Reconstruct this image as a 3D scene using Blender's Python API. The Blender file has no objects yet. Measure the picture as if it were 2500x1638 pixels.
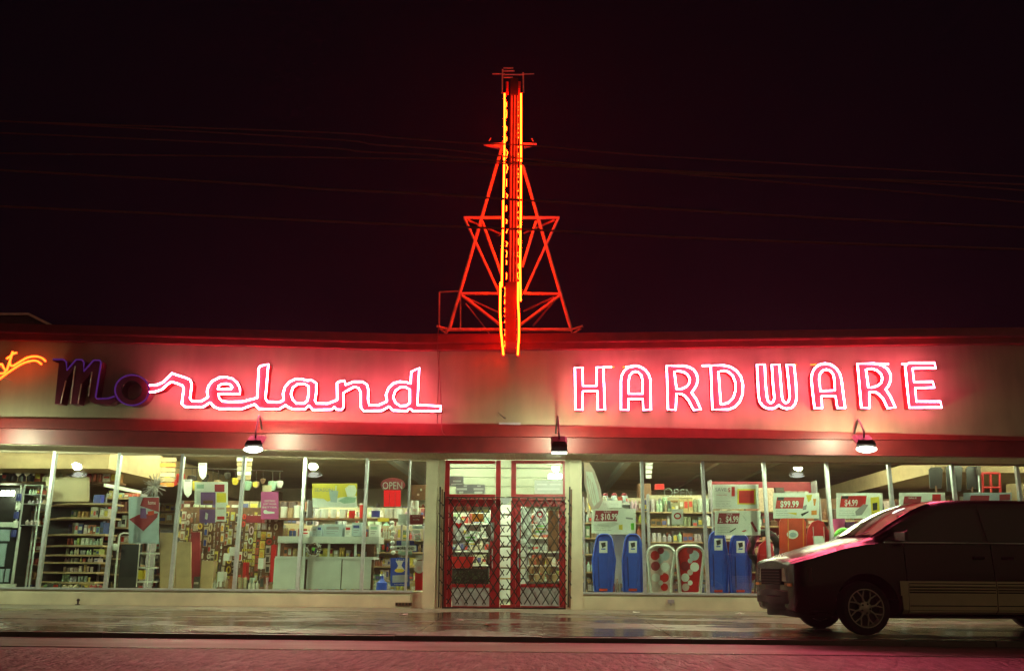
import bpy, math, random
from mathutils import Vector, Matrix
from mathutils.geometry import tessellate_polygon
R = random.Random(7)
sc = bpy.context.scene
COL = sc.collection
rad = math.radians

# ------------------------------------------------------------------ camera
# low viewpoint across the street, tipped up 14 degrees; world: facade along X, street at -Y, ground near z = 0
FPX = 2234.0
PITCH, YAW, ROLL = rad(14.33), rad(1.96), rad(0.46)
CAM = Vector((0.0, -18.3, 0.80))
fwd = Vector((-math.sin(YAW)*math.cos(PITCH), math.cos(YAW)*math.cos(PITCH), math.sin(PITCH)))
r0 = Vector((math.cos(YAW), math.sin(YAW), 0.0))
u0 = r0.cross(fwd)
rgt = math.cos(ROLL)*r0 + math.sin(ROLL)*u0
upv = math.cos(ROLL)*u0 - math.sin(ROLL)*r0
cd = bpy.data.cameras.new('camera')
cd.sensor_width = 36.0
cd.lens = 36.0*FPX/2500.0
cd.clip_start = 0.1
cd.clip_end = 400.0
cam = bpy.data.objects.new('camera', cd)
COL.objects.link(cam)
mw = Matrix((rgt, upv, -fwd)).transposed().to_4x4()
mw.translation = CAM
cam.matrix_world = mw
sc.camera = cam

# ------------------------------------------------------------------ night sky, one dim lamp for the far street lighting, exposure
w = bpy.data.worlds.new('World')
sc.world = w
w.use_nodes = True
wn = w.node_tree
wn.nodes.clear()
sky = wn.nodes.new('ShaderNodeTexSky')
sky.sky_type = 'NISHITA'
sky.sun_disc = False
sky.sun_elevation = rad(-6.0)
sky.sun_rotation = rad(200.0)
bg1 = wn.nodes.new('ShaderNodeBackground'); bg1.inputs[1].default_value = 0.05
bg2 = wn.nodes.new('ShaderNodeBackground')
bg2.inputs[0].default_value = (0.0014, 0.0008, 0.0018, 1); bg2.inputs[1].default_value = 1.0
addn = wn.nodes.new('ShaderNodeAddShader')
wo = wn.nodes.new('ShaderNodeOutputWorld')
wn.links.new(sky.outputs[0], bg1.inputs[0])
wn.links.new(bg1.outputs[0], addn.inputs[0]); wn.links.new(bg2.outputs[0], addn.inputs[1])
wn.links.new(addn.outputs[0], wo.inputs[0])
sd = bpy.data.lights.new('sun', 'SUN')
sd.energy = 0.2; sd.angle = rad(100.0); sd.color = (1.0, 0.70, 0.34)
sun = bpy.data.objects.new('sun', sd)
COL.objects.link(sun)
sun.rotation_euler = Vector((-0.42, 0.88, -0.24)).to_track_quat('-Z', 'Y').to_euler()
sc.view_settings.view_transform = 'Standard'
sc.view_settings.look = 'None'
sc.view_settings.exposure = 0.0
sc.view_settings.gamma = 1.0
sc.view_settings.use_curve_mapping = False
sc.render.engine = 'CYCLES'
sc.cycles.use_denoising = True
try: sc.cycles.denoiser = 'OPENIMAGEDENOISE'
except Exception: pass
sc.cycles.max_bounces = 8
sc.cycles.diffuse_bounces = 3
sc.cycles.glossy_bounces = 4
sc.cycles.transparent_max_bounces = 16
sc.cycles.caustics_reflective = False
sc.cycles.caustics_refractive = False
sc.cycles.sample_clamp_indirect = 4.0

# ------------------------------------------------------------------ helpers
def P(px, py, Y):
    """point on the plane at depth Y that the survey of the photograph measured at (px, py)"""
    d = fwd + rgt*((px-1250.0)/FPX) - upv*((py-819.0)/FPX)
    return CAM + d*((Y-CAM.y)/d.y)
def PG(px, py, Z):
    d = fwd + rgt*((px-1250.0)/FPX) - upv*((py-819.0)/FPX)
    return CAM + d*((Z-CAM.z)/d.z)
def lerp(a, b, t): return a+(b-a)*t
def interp(x, pts):
    if x <= pts[0][0]:
        (x0, y0), (x1, y1) = pts[0], pts[1]
    elif x >= pts[-1][0]:
        (x0, y0), (x1, y1) = pts[-2], pts[-1]
    else:
        for i in range(len(pts)-1):
            if pts[i][0] <= x <= pts[i+1][0]:
                (x0, y0), (x1, y1) = pts[i], pts[i+1]; break
    return y0+(y1-y0)*(x-x0)/(x1-x0)

ORG = {}
def tag(o, label=None, cat=None, group=None, kind=None):
    if label: o['label'] = label
    if cat: o['category'] = cat
    if group: o['group'] = group
    if kind: o['kind'] = kind
    return o
def thing(name, label, cat, loc=(0, 0, 0), group=None, rz=0.0):
    o = bpy.data.objects.new(name, None)
    o.empty_display_size = 0.1
    COL.objects.link(o)
    o.location = loc
    o.rotation_euler = (0, 0, rz)
    ORG[o.name] = Vector(loc)
    return tag(o, label, cat, group)

class MB:
    """collects vertices and faces (world coordinates) and links them as one mesh"""
    def __init__(s): s.v = []; s.f = []; s.c = []; s.cur = (1, 1, 1)
    def add(s, vs, fs):
        n = len(s.v)
        s.v += [Vector(q) for q in vs]
        s.f += [tuple(i+n for i in f) for f in fs]
        s.c += [s.cur]*len(fs)
        return s
    def box(s, x0, x1, y0, y1, z0, z1):
        vs = [(x, y, z) for z in (z0, z1) for y in (y0, y1) for x in (x0, x1)]
        return s.add(vs, [(0, 2, 3, 1), (4, 5, 7, 6), (0, 1, 5, 4), (2, 6, 7, 3), (0, 4, 6, 2), (1, 3, 7, 5)])
    def hexa(s, a, b):
        """a, b: two quads (4 points each) joined"""
        return s.add(list(a)+list(b), [(3, 2, 1, 0), (4, 5, 6, 7), (0, 1, 5, 4), (1, 2, 6, 5), (2, 3, 7, 6), (3, 0, 4, 7)])
    def pxbox(s, x0, y0, x1, y1, Y, dep):
        """upright box whose front face fills a measured rectangle at depth Y"""
        a = P(x0, y1, Y); b = P(x1, y1, Y); c = P(x1, y0, Y); d = P(x0, y0, Y)
        xs0 = (a.x+d.x)/2; xs1 = (b.x+c.x)/2; z0 = (a.z+b.z)/2; z1 = (c.z+d.z)/2
        return s.box(xs0, xs1, Y, Y+dep, z0, z1)
    def pxquad(s, x0, y0, x1, y1, Y, dep):
        q = [P(x0, y1, Y), P(x1, y1, Y), P(x1, y0, Y), P(x0, y0, Y)]
        k = [p+Vector((0, dep, 0)) for p in q]
        return s.hexa(q, k)
    def poly(s, loops, dep, nrm=Vector((0, 1, 0))):
        """flat outline (with holes) of world points, thickened along nrm"""
        pts = [p for l in loops for p in l]
        tris = tessellate_polygon([[Vector(p) for p in l] for l in loops])
        n = len(pts)
        vs = [Vector(p) for p in pts]+[Vector(p)+nrm*dep for p in pts]
        fs = [tuple(t) for t in tris]+[tuple(i+n for i in reversed(t)) for t in tris]
        o = 0
        for l in loops:
            m = len(l)
            for i in range(m):
                j = (i+1) % m
                fs.append((o+i, o+j, o+j+n, o+i+n))
            o += m
        return s.add(vs, fs)
    def tube(s, pts, r, n=6, closed=False, cap=True):
        pts = [Vector(p) for p in pts]
        m = len(pts)
        vs = []; fs = []
        ref = None
        for i in range(m):
            if closed: t = (pts[(i+1) % m]-pts[i-1])
            else: t = pts[min(i+1, m-1)]-pts[max(i-1, 0)]
            if t.length < 1e-9: t = Vector((0, 0, 1))
            t.normalize()
            if ref is None:
                ref = Vector((0, 1, 0)) if abs(t.y) < 0.9 else Vector((1, 0, 0))
            a = (ref-t*ref.dot(t))
            if a.length < 1e-6: a = t.orthogonal()
            a.normalize(); ref = a
            b = t.cross(a)
            rr = r[i] if isinstance(r, (list, tuple)) else r
            for k in range(n):
                q = 2*math.pi*k/n
                vs.append(pts[i]+a*(rr*math.cos(q))+b*(rr*math.sin(q)))
        for i in range(m if closed else m-1):
            j = (i+1) % m
            for k in range(n):
                l = (k+1) % n
                fs.append((i*n+k, i*n+l, j*n+l, j*n+k))
        if cap and not closed:
            fs.append(tuple(reversed(range(n)))); fs.append(tuple((m-1)*n+k for k in range(n)))
        return s.add(vs, fs)
    def bar(s, a, b, w, h, up=Vector((0, 0, 1))):
        a = Vector(a); b = Vector(b); t = (b-a).normalized()
        x = t.cross(up)
        if x.length < 1e-5: x = t.orthogonal()
        x.normalize(); y = x.cross(t)
        o = [x*(-w/2)+y*(-h/2), x*(w/2)+y*(-h/2), x*(w/2)+y*(h/2), x*(-w/2)+y*(h/2)]
        return s.hexa([a+q for q in o], [b+q for q in o])
    def lathe(s, c, prof, axis=Vector((0, 0, 1)), n=16, closed=False):
        """prof: (radius, height along axis)"""
        c = Vector(c); axis = Vector(axis).normalized(); a = axis.orthogonal().normalized(); b = axis.cross(a)
        vs = []; fs = []
        m = len(prof)
        for (r, h) in prof:
            for k in range(n):
                q = 2*math.pi*k/n
                vs.append(c+axis*h+a*(r*math.cos(q))+b*(r*math.sin(q)))
        for i in range(m if closed else m-1):
            j = (i+1) % m
            for k in range(n):
                l = (k+1) % n
                fs.append((i*n+k, i*n+l, j*n+l, j*n+k))
        if not closed:
            fs.append(tuple(reversed(range(n)))); fs.append(tuple((m-1)*n+k for k in range(n)))
        return s.add(vs, fs)
    def grid(s, rows):
        m = len(rows); n = len(rows[0])
        vs = [p for r in rows for p in r]
        return s.add(vs, [(i*n+k, i*n+k+1, (i+1)*n+k+1, (i+1)*n+k) for i in range(m-1) for k in range(n-1)])
    def mesh(s, name, m, smooth=False, colors=False, org=Vector((0, 0, 0)), mat4=None):
        me = bpy.data.meshes.new(name)
        vv = [((mat4 @ q) if mat4 else q)-org for q in s.v]
        me.from_pydata([tuple(q) for q in vv], [], s.f)
        if colors:
            at = me.color_attributes.new('Col', 'FLOAT_COLOR', 'CORNER')
            buf = []
            for fi, f in enumerate(s.f):
                c = s.c[fi]
                for _ in f: buf += [c[0], c[1], c[2], 1.0]
            at.data.foreach_set('color', buf)
        me.materials.append(m)
        if smooth:
            me.polygons.foreach_set('use_smooth', [True]*len(me.polygons))
            try: me.set_sharp_from_angle(angle=rad(smooth if smooth is not True else 40))
            except Exception: pass
        me.update()
        return me
    def build(s, name, m, parent=None, smooth=False, colors=False, label=None, cat=None, group=None, kind=None, local=False):
        org = Vector((0, 0, 0))
        if parent is not None and not local: org = ORG[parent.name]
        own = None
        if parent is None:
            lo = Vector((min(q.x for q in s.v), min(q.y for q in s.v), min(q.z for q in s.v)))
            hi = Vector((max(q.x for q in s.v), max(q.y for q in s.v), max(q.z for q in s.v)))
            own = Vector(((lo.x+hi.x)/2, (lo.y+hi.y)/2, lo.z)); org = own
        o = bpy.data.objects.new(name, s.mesh(name, m, smooth, colors, org))
        COL.objects.link(o)
        if parent is not None:
            o.parent = parent; ORG[o.name] = ORG[parent.name]
        else:
            o.location = own; ORG[o.name] = own
        return tag(o, label, cat, group, kind)

def ellipse(cx, cy, rx, ry, n=28, a0=0, a1=2*math.pi):
    return [(cx+rx*math.cos(a0+(a1-a0)*i/n), cy+ry*math.sin(a0+(a1-a0)*i/n)) for i in range(n)]
def smoothpath(pts, closed=False, k=4):
    """Catmull-Rom through 2-D or 3-D points"""
    pts = [Vector(p) if len(p) == 3 else Vector((p[0], p[1], 0)) for p in pts]
    m = len(pts); out = []
    for i in range(m if closed else m-1):
        p1 = pts[i]; p2 = pts[(i+1) % m]
        p0 = pts[i-1] if (closed or i > 0) else p1*2-p2
        p3 = pts[(i+2) % m] if (closed or i+2 < m) else p2*2-p1
        for j in range(k):
            t = j/k
            out.append(0.5*((2*p1)+(p2-p0)*t+(2*p0-5*p1+4*p2-p3)*t*t+(3*p1-p0-3*p2+p3)*t**3))
    if not closed: out.append(pts[-1])
    return out

_fonts = {}
def text_into(mb, s, x0, y0, x1, y1, Y, dep=0.002, bold=0.0, shear=0.0):
    """lettering stretched to fill a measured rectangle on the plane Y"""
    key = (s, bold, shear)
    if key not in _fonts:
        cu = bpy.data.curves.new('lettering', 'FONT')
        cu.body = s; cu.size = 1.0; cu.offset = bold; cu.shear = shear; cu.resolution_u = 2
        ob = bpy.data.objects.new('lettering', cu)
        COL.objects.link(ob)
        bpy.context.view_layer.update()
        me = bpy.data.meshes.new_from_object(ob.evaluated_get(bpy.context.evaluated_depsgraph_get()))
        vs = [v.co.copy() for v in me.vertices]; fs = [tuple(p.vertices) for p in me.polygons]
        bpy.data.objects.remove(ob); bpy.data.curves.remove(cu); bpy.data.meshes.remove(me)
        _fonts[key] = (vs, fs)
    vs, fs = _fonts[key]
    ax = min(v.x for v in vs); bx = max(v.x for v in vs); ay = min(v.y for v in vs); by = max(v.y for v in vs)
    out = [P(lerp(x0, x1, (v.x-ax)/(bx-ax)), lerp(y1, y0, (v.y-ay)/(by-ay)), Y) for v in vs]
    mb.add(out, fs)
    return mb

# ------------------------------------------------------------------ procedural materials
def pm(name, col, rough=0.5, metal=0.0, var=0.12, scale=6.0, bump=0.0, bscale=40.0, emit=None, estr=0.0, coat=0.0, spec=0.5, rvar=0.0):
    m = bpy.data.materials.new(name); m.use_nodes = True
    nt = m.node_tree; b = nt.nodes['Principled BSDF']
    b.inputs['Roughness'].default_value = rough; b.inputs['Metallic'].default_value = metal
    b.inputs['Specular IOR Level'].default_value = spec
    b.inputs['Coat Weight'].default_value = coat
    tc = nt.nodes.new('ShaderNodeTexCoord')
    nz = nt.nodes.new('ShaderNodeTexNoise'); nz.inputs['Scale'].default_value = scale; nz.inputs['Detail'].default_value = 5
    nt.links.new(tc.outputs['Object'], nz.inputs['Vector'])
    rp = nt.nodes.new('ShaderNodeValToRGB')
    rp.color_ramp.elements[0].position = 0.3; rp.color_ramp.elements[1].position = 0.7
    rp.color_ramp.elements[0].color = tuple(c*(1-var) for c in col)+(1,)
    rp.color_ramp.elements[1].color = tuple(min(1, c*(1+var)) for c in col)+(1,)
    nt.links.new(nz.outputs['Fac'], rp.inputs['Fac'])
    nt.links.new(rp.outputs['Color'], b.inputs['Base Color'])
    if rvar:
        mr = nt.nodes.new('ShaderNodeMapRange')
        mr.inputs['From Min'].default_value = 0.3; mr.inputs['From Max'].default_value = 0.7
        mr.inputs['To Min'].default_value = max(0.02, rough-rvar); mr.inputs['To Max'].default_value = min(1, rough+rvar)
        nt.links.new(nz.outputs['Fac'], mr.inputs['Value']); nt.links.new(mr.outputs['Result'], b.inputs['Roughness'])
    if bump:
        n2 = nt.nodes.new('ShaderNodeTexNoise'); n2.inputs['Scale'].default_value = bscale; n2.inputs['Detail'].default_value = 4
        nt.links.new(tc.outputs['Object'], n2.inputs['Vector'])
        bp = nt.nodes.new('ShaderNodeBump'); bp.inputs['Strength'].default_value = bump; bp.inputs['Distance'].default_value = 0.01
        nt.links.new(n2.outputs['Fac'], bp.inputs['Height']); nt.links.new(bp.outputs['Normal'], b.inputs['Normal'])
    if emit:
        b.inputs['Emission Color'].default_value = tuple(emit)+(1,); b.inputs['Emission Strength'].default_value = estr
    return m
def glow(name, col, s):
    """lit gas or lamp face: emission with a faint unevenness along the glass"""
    m = bpy.data.materials.new(name); m.use_nodes = True
    nt = m.node_tree; nt.nodes.clear()
    o = nt.nodes.new('ShaderNodeOutputMaterial'); e = nt.nodes.new('ShaderNodeEmission')
    tc = nt.nodes.new('ShaderNodeTexCoord'); nz = nt.nodes.new('ShaderNodeTexNoise'); nz.inputs['Scale'].default_value = 3.0
    mr = nt.nodes.new('ShaderNodeMapRange'); mr.inputs['To Min'].default_value = s*0.8; mr.inputs['To Max'].default_value = s*1.2
    nt.links.new(tc.outputs['Object'], nz.inputs['Vector']); nt.links.new(nz.outputs['Fac'], mr.inputs['Value'])
    nt.links.new(mr.outputs['Result'], e.inputs['Strength'])
    e.inputs['Color'].default_value = tuple(col)+(1,)
    nt.links.new(e.outputs[0], o.inputs[0])
    return m
def glassmat(name, tint=(0.93, 0.97, 0.93), refl=1.0, rough=0.01):
    """thin pane: clear with Fresnel reflection"""
    m = bpy.data.materials.new(name); m.use_nodes = True
    nt = m.node_tree; nt.nodes.clear()
    o = nt.nodes.new('ShaderNodeOutputMaterial'); mx = nt.nodes.new('ShaderNodeMixShader')
    tr = nt.nodes.new('ShaderNodeBsdfTransparent'); tr.inputs[0].default_value = tuple(tint)+(1,)
    gl = nt.nodes.new('ShaderNodeBsdfGlossy'); gl.inputs['Roughness'].default_value = rough
    gl.inputs['Color'].default_value = (refl, refl, refl, 1)
    fr = nt.nodes.new('ShaderNodeFresnel'); fr.inputs['IOR'].default_value = 1.5
    ge = nt.nodes.new('ShaderNodeNewGeometry'); mr = nt.nodes.new('ShaderNodeMapRange')
    mr.inputs['To Min'].default_value = 1.5; mr.inputs['To Max'].default_value = 1/1.5
    nt.links.new(ge.outputs['Backfacing'], mr.inputs['Value']); nt.links.new(mr.outputs['Result'], fr.inputs['IOR'])
    nt.links.new(fr.outputs[0], mx.inputs[0]); nt.links.new(tr.outputs[0], mx.inputs[1]); nt.links.new(gl.outputs[0], mx.inputs[2])
    nt.links.new(mx.outputs[0], o.inputs[0])
    return m
def vcolmat(name, rough=0.45):
    m = bpy.data.materials.new(name); m.use_nodes = True
    nt = m.node_tree; b = nt.nodes['Principled BSDF']; b.inputs['Roughness'].default_value = rough
    at = nt.nodes.new('ShaderNodeAttribute'); at.attribute_name = 'Col'
    tc = nt.nodes.new('ShaderNodeTexCoord'); nz = nt.nodes.new('ShaderNodeTexNoise'); nz.inputs['Scale'].default_value = 25.0
    mr = nt.nodes.new('ShaderNodeMapRange'); mr.inputs['From Min'].default_value = 0.3; mr.inputs['From Max'].default_value = 0.7
    mr.inputs['To Min'].default_value = 0.7; mr.inputs['To Max'].default_value = 1.1
    mx = nt.nodes.new('ShaderNodeMix'); mx.data_type = 'RGBA'; mx.blend_type = 'MULTIPLY'; mx.inputs[0].default_value = 1.0
    nt.links.new(tc.outputs['Object'], nz.inputs['Vector']); nt.links.new(nz.outputs['Fac'], mr.inputs['Value'])
    nt.links.new(at.outputs['Color'], mx.inputs[6]); nt.links.new(mr.outputs['Result'], mx.inputs[7])
    nt.links.new(mx.outputs[2], b.inputs['Base Color'])
    return m

M = dict(
    tan=None,
    red=pm('red paint', (0.15, 0.009, 0.008), 0.45, var=0.18, scale=5, bump=0.06, bscale=30),
    dred=pm('dark red paint', (0.17, 0.011, 0.012), 0.45, var=0.2, scale=4, bump=0.08, bscale=25),
    cream=pm('cream wall paint', (0.60, 0.55, 0.38), 0.6, var=0.14, scale=2.2, bump=0.12, bscale=30),
    soffit=pm('soffit plank paint', (0.62, 0.54, 0.38), 0.55, var=0.12, scale=5),
    alu=pm('dull aluminium', (0.62, 0.66, 0.66), 0.38, 0.55, var=0.1, scale=12),
    white=pm('white enamel', (0.78, 0.80, 0.76), 0.4, var=0.05, scale=8),
    paper=pm('white card', (0.80, 0.82, 0.80), 0.75, var=0.03, scale=10),
    grey=pm('pale grey laminate', (0.60, 0.63, 0.60), 0.5, var=0.07, scale=5),
    mgrey=pm('mid grey print', (0.30, 0.29, 0.31), 0.6),
    black=pm('black plastic', (0.016, 0.016, 0.017), 0.5, var=0.3),
    rubber=pm('tyre rubber', (0.012, 0.012, 0.012), 0.8, var=0.3, scale=20, bump=0.3, bscale=60),
    iron=pm('dark iron', (0.035, 0.028, 0.022), 0.5, 0.5, var=0.3, scale=15),
    brown=pm('brown wood', (0.16, 0.075, 0.035), 0.55, var=0.35, scale=9),
    kraft=pm('brown cardboard', (0.45, 0.32, 0.18), 0.8, var=0.12, scale=6),
    floor=pm('store floor tiles', (0.46, 0.42, 0.33), 0.35, var=0.2, scale=3),
    ceil=pm('ceiling board', (0.82, 0.66, 0.44), 0.8, var=0.12, scale=1.5),
    iwall=pm('interior wall', (0.55, 0.47, 0.32), 0.75, var=0.12, scale=1.2),
    blue=pm('blue plastic', (0.03, 0.095, 0.58), 0.34, var=0.1, scale=7),
    dblue=pm('deep blue', (0.02, 0.03, 0.22), 0.4),
    pred=pm('red plastic', (0.55, 0.018, 0.02), 0.32, var=0.12, scale=6),
    ored=pm('orange red plastic', (0.62, 0.055, 0.02), 0.36, var=0.12, scale=6),
    orange=pm('orange paint', (0.75, 0.25, 0.03), 0.5),
    yellow=pm('yellow print', (0.78, 0.62, 0.05), 0.6, var=0.05),
    green=pm('bright green plastic', (0.16, 0.62, 0.05), 0.4),
    teal=pm('pale green print', (0.35, 0.55, 0.42), 0.6),
    pink=pm('magenta card', (0.62, 0.10, 0.34), 0.65, var=0.06),
    purple=pm('purple print', (0.16, 0.07, 0.24), 0.6),
    maroon=pm('maroon print', (0.28, 0.02, 0.035), 0.55),
    pblue=pm('pale blue grey card', (0.42, 0.52, 0.58), 0.6),
    spale=pm('pale pink foam', (0.74, 0.55, 0.52), 0.6, var=0.2, scale=9),
    pinkw=pm('faded pink cloth', (0.66, 0.52, 0.50), 0.8),
    tinsel=pm('silver tinsel', (0.55, 0.52, 0.52), 0.3, 0.7, var=0.3, scale=30),
    merch=vcolmat('assorted packaging'),
    glass=glassmat('window glass'),
    doorglass=glassmat('door glass'),
    letter=pm('letter face red enamel', (0.24, 0.003, 0.005), 0.7, var=0.1, scale=4),
    deadface=pm('unlit letter face', (0.11, 0.012, 0.03), 0.4, var=0.2, scale=4),
    pinkneon=glow('pink neon', (1.0, 0.12, 0.21), 98.0),
    tipneon=glow('orange electrode glow', (1.0, 0.10, 0.01), 6.0),
    orneon=glow('orange neon', (1.0, 0.06, 0.005), 11.0),
    towneon=glow('amber neon', (1.0, 0.0125, 0.0006), 125.0),
    deadneon=glow('failing violet neon', (0.42, 0.10, 0.85), 0.13),
    fluor=glow('fluorescent tube', (0.90, 1.0, 0.64), 58.0),
    lamp=glow('lamp reflector', (0.82, 1.0, 0.62), 680.0),
    lens=glow('lamp lens rim', (0.95, 1.0, 0.85), 7.0),
    opened=glow('lit red sign panel', (1.0, 0.03, 0.025), 0.85),
    steel=pm('painted pipe', (0.60, 0.50, 0.42), 0.5, 0.2, var=0.2, scale=6),
    blade=pm('sign blade sheet metal', (0.035, 0.012, 0.012), 0.7, 0.2, var=0.25, scale=4),
    wire=pm('cable with neon red in its colour', (0.17, 0.035, 0.028), 0.4),  # red neon light falling on the cables is put into this colour
    slat=pm('slat wall laminate', (0.27, 0.28, 0.22), 0.5, var=0.05, scale=6),
    doorred=pm('red door paint', (0.36, 0.016, 0.02), 0.4, var=0.18, scale=5, bump=0.06, bscale=30),
    roof=pm('roofing felt', (0.05, 0.04, 0.04), 0.9, var=0.3, bump=0.3),
)

def weathered(name, col, rough):
    """painted sheet metal with rain streaks running down it"""
    m = pm(name, col, rough, var=0.14, scale=1.1, bump=0.05, bscale=9)
    nt = m.node_tree; b = nt.nodes['Principled BSDF']
    src = b.inputs['Base Color'].links[0].from_socket
    tc = nt.nodes.new('ShaderNodeTexCoord'); mp = nt.nodes.new('ShaderNodeMapping'); mp.inputs['Scale'].default_value = (3.0, 1.0, 0.5)
    nz = nt.nodes.new('ShaderNodeTexNoise'); nz.inputs['Scale'].default_value = 1.6; nz.inputs['Detail'].default_value = 7
    mr = nt.nodes.new('ShaderNodeMapRange'); mr.inputs['From Min'].default_value = 0.35; mr.inputs['From Max'].default_value = 0.62; mr.inputs['To Min'].default_value = 0.88; mr.inputs['To Max'].default_value = 1.03
    mx = nt.nodes.new('ShaderNodeMix'); mx.data_type = 'RGBA'; mx.blend_type = 'MULTIPLY'; mx.inputs[0].default_value = 1.0
    nt.links.new(tc.outputs['Object'], mp.inputs['Vector']); nt.links.new(mp.outputs['Vector'], nz.inputs['Vector'])
    nt.links.new(nz.outputs['Fac'], mr.inputs['Value']); nt.links.new(src, mx.inputs[6]); nt.links.new(mr.outputs['Result'], mx.inputs[7])
    nt.links.new(mx.outputs[2], b.inputs['Base Color'])
    return m
M['tan'] = weathered('fascia cream paint', (0.24, 0.195, 0.12), 0.6)
# ================================================================== ground, kerb, road
def wetmat(name, dry, wet, kind):
    m = bpy.data.materials.new(name); m.use_nodes = True
    nt = m.node_tree; b = nt.nodes['Principled BSDF']; L = nt.links.new
    geo = nt.nodes.new('ShaderNodeNewGeometry')
    def noise(scale, detail=6, vec=None, rough=0.6):
        n = nt.nodes.new('ShaderNodeTexNoise'); n.inputs['Scale'].default_value = scale; n.inputs['Detail'].default_value = detail
        n.inputs['Roughness'].default_value = rough
        L(vec or geo.outputs['Position'], n.inputs['Vector']); return n.outputs['Fac']
    def rng(v, a, b_, c, d):
        r = nt.nodes.new('ShaderNodeMapRange'); r.inputs['From Min'].default_value = a; r.inputs['From Max'].default_value = b_
        r.inputs['To Min'].default_value = c; r.inputs['To Max'].default_value = d; L(v, r.inputs['Value']); return r.outputs['Result']
    def math2(op, a, c):
        n = nt.nodes.new('ShaderNodeMath'); n.operation = op
        for i, q in enumerate((a, c)):
            if isinstance(q, float): n.inputs[i].default_value = q
            else: L(q, n.inputs[i])
        return n.outputs[0]
    mp = nt.nodes.new('ShaderNodeMapping'); mp.inputs['Scale'].default_value = (0.35, 1.0, 1.0)
    L(geo.outputs['Position'], mp.inputs['Vector'])
    if kind == 'walk':
        sx = nt.nodes.new('ShaderNodeSeparateXYZ'); L(geo.outputs['Position'], sx.inputs[0])
        edge = math2('ADD', sx.outputs['Y'], rng(noise(1.4, 4, mp.outputs['Vector']), 0.3, 0.7, -0.5, 0.5))
        wetf = rng(edge, -1.5, -1.05, 1.0, 0.0)           # rain does not reach under the canopy
        big = noise(0.9, 5, mp.outputs['Vector'])
        wetf = math2('MULTIPLY', wetf, rng(big, 0.42, 0.66, 1.0, 0.45))
    else:
        wetf = rng(noise(0.7, 4, mp.outputs['Vector']), 0.25, 0.6, 0.75, 1.0)
    mx = nt.nodes.new('ShaderNodeMix'); mx.data_type = 'RGBA'
    mx.inputs[6].default_value = tuple(dry)+(1,); mx.inputs[7].default_value = tuple(wet)+(1,)
    L(wetf, mx.inputs[0])
    mm = nt.nodes.new('ShaderNodeMix'); mm.data_type = 'RGBA'; mm.blend_type = 'MULTIPLY'; mm.inputs[0].default_value = 1.0
    L(mx.outputs[2], mm.inputs[6]); L(rng(noise(9.0 if kind == 'walk' else 30.0, 8), 0.3, 0.7, 0.7, 1.2), mm.inputs[7])
    L(mm.outputs[2], b.inputs['Base Color'])
    bp = nt.nodes.new('ShaderNodeBump')
    if kind == 'walk':
        L(rng(wetf, 0.0, 1.0, 0.7, 0.14), b.inputs['Roughness'])
        bp.inputs['Strength'].default_value = 0.18; bp.inputs['Distance'].default_value = 0.006
        L(noise(22.0, 5), bp.inputs['Height'])
    elif kind == 'gutter':
        L(rng(noise(2.2, 4, mp.outputs['Vector']), 0.35, 0.65, 0.5, 0.66), b.inputs['Roughness'])
        bp.inputs['Strength'].default_value = 0.3; bp.inputs['Distance'].default_value = 0.008
        m3 = nt.nodes.new('ShaderNodeMapping'); m3.inputs['Scale'].default_value = (0.15, 3.0, 1.0); L(geo.outputs['Position'], m3.inputs['Vector'])
        L(noise(6.0, 5, m3.outputs['Vector']), bp.inputs['Height'])
    else:
        L(rng(noise(1.2, 4, mp.outputs['Vector']), 0.3, 0.7, 0.40, 0.52), b.inputs['Roughness'])
        vo = nt.nodes.new('ShaderNodeTexVoronoi'); vo.inputs['Scale'].default_value = 30.0; L(geo.outputs['Position'], vo.inputs['Vector'])
        h = math2('ADD', rng(vo.outputs['Distance'], 0.0, 0.7, 1.0, 0.0), math2('MULTIPLY', noise(14.0, 6), 1.4))
        bp.inputs['Strength'].default_value = 1.0; bp.inputs['Distance'].default_value = 0.014
        m4 = nt.nodes.new('ShaderNodeMapping'); m4.inputs['Scale'].default_value = (13.0, 2.6, 1.0); L(geo.outputs['Position'], m4.inputs['Vector'])
        und = noise(1.0, 3, m4.outputs['Vector'], 0.55)
        h = math2('ADD', math2('MULTIPLY', h, 0.5), math2('MULTIPLY', und, 9.0))
        L(math2('ADD', rng(noise(1.2, 4, mp.outputs['Vector']), 0.3, 0.7, 0.0, 0.08), rng(und, 0.3, 0.7, 0.46, 0.66)), b.inputs['Roughness'])
        L(h, bp.inputs['Height'])
    L(bp.outputs['Normal'], b.inputs['Normal'])
    b.inputs['Specular IOR Level'].default_value = 0.6 if kind == 'walk' else 1.0
    return m
M['walk'] = wetmat('wet concrete pavement', (0.17, 0.165, 0.115), (0.05, 0.047, 0.03), 'walk')
M['gutter'] = wetmat('wet gutter', (0.085, 0.08, 0.075), (0.055, 0.052, 0.05), 'gutter')
M['road'] = wetmat('wet asphalt', (0.07, 0.06, 0.058), (0.045, 0.038, 0.038), 'road')
M['kerb'] = pm('kerb stone', (0.10, 0.09, 0.075), 0.4, var=0.25, scale=3, bump=0.25, bscale=30, rvar=0.2)

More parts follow.
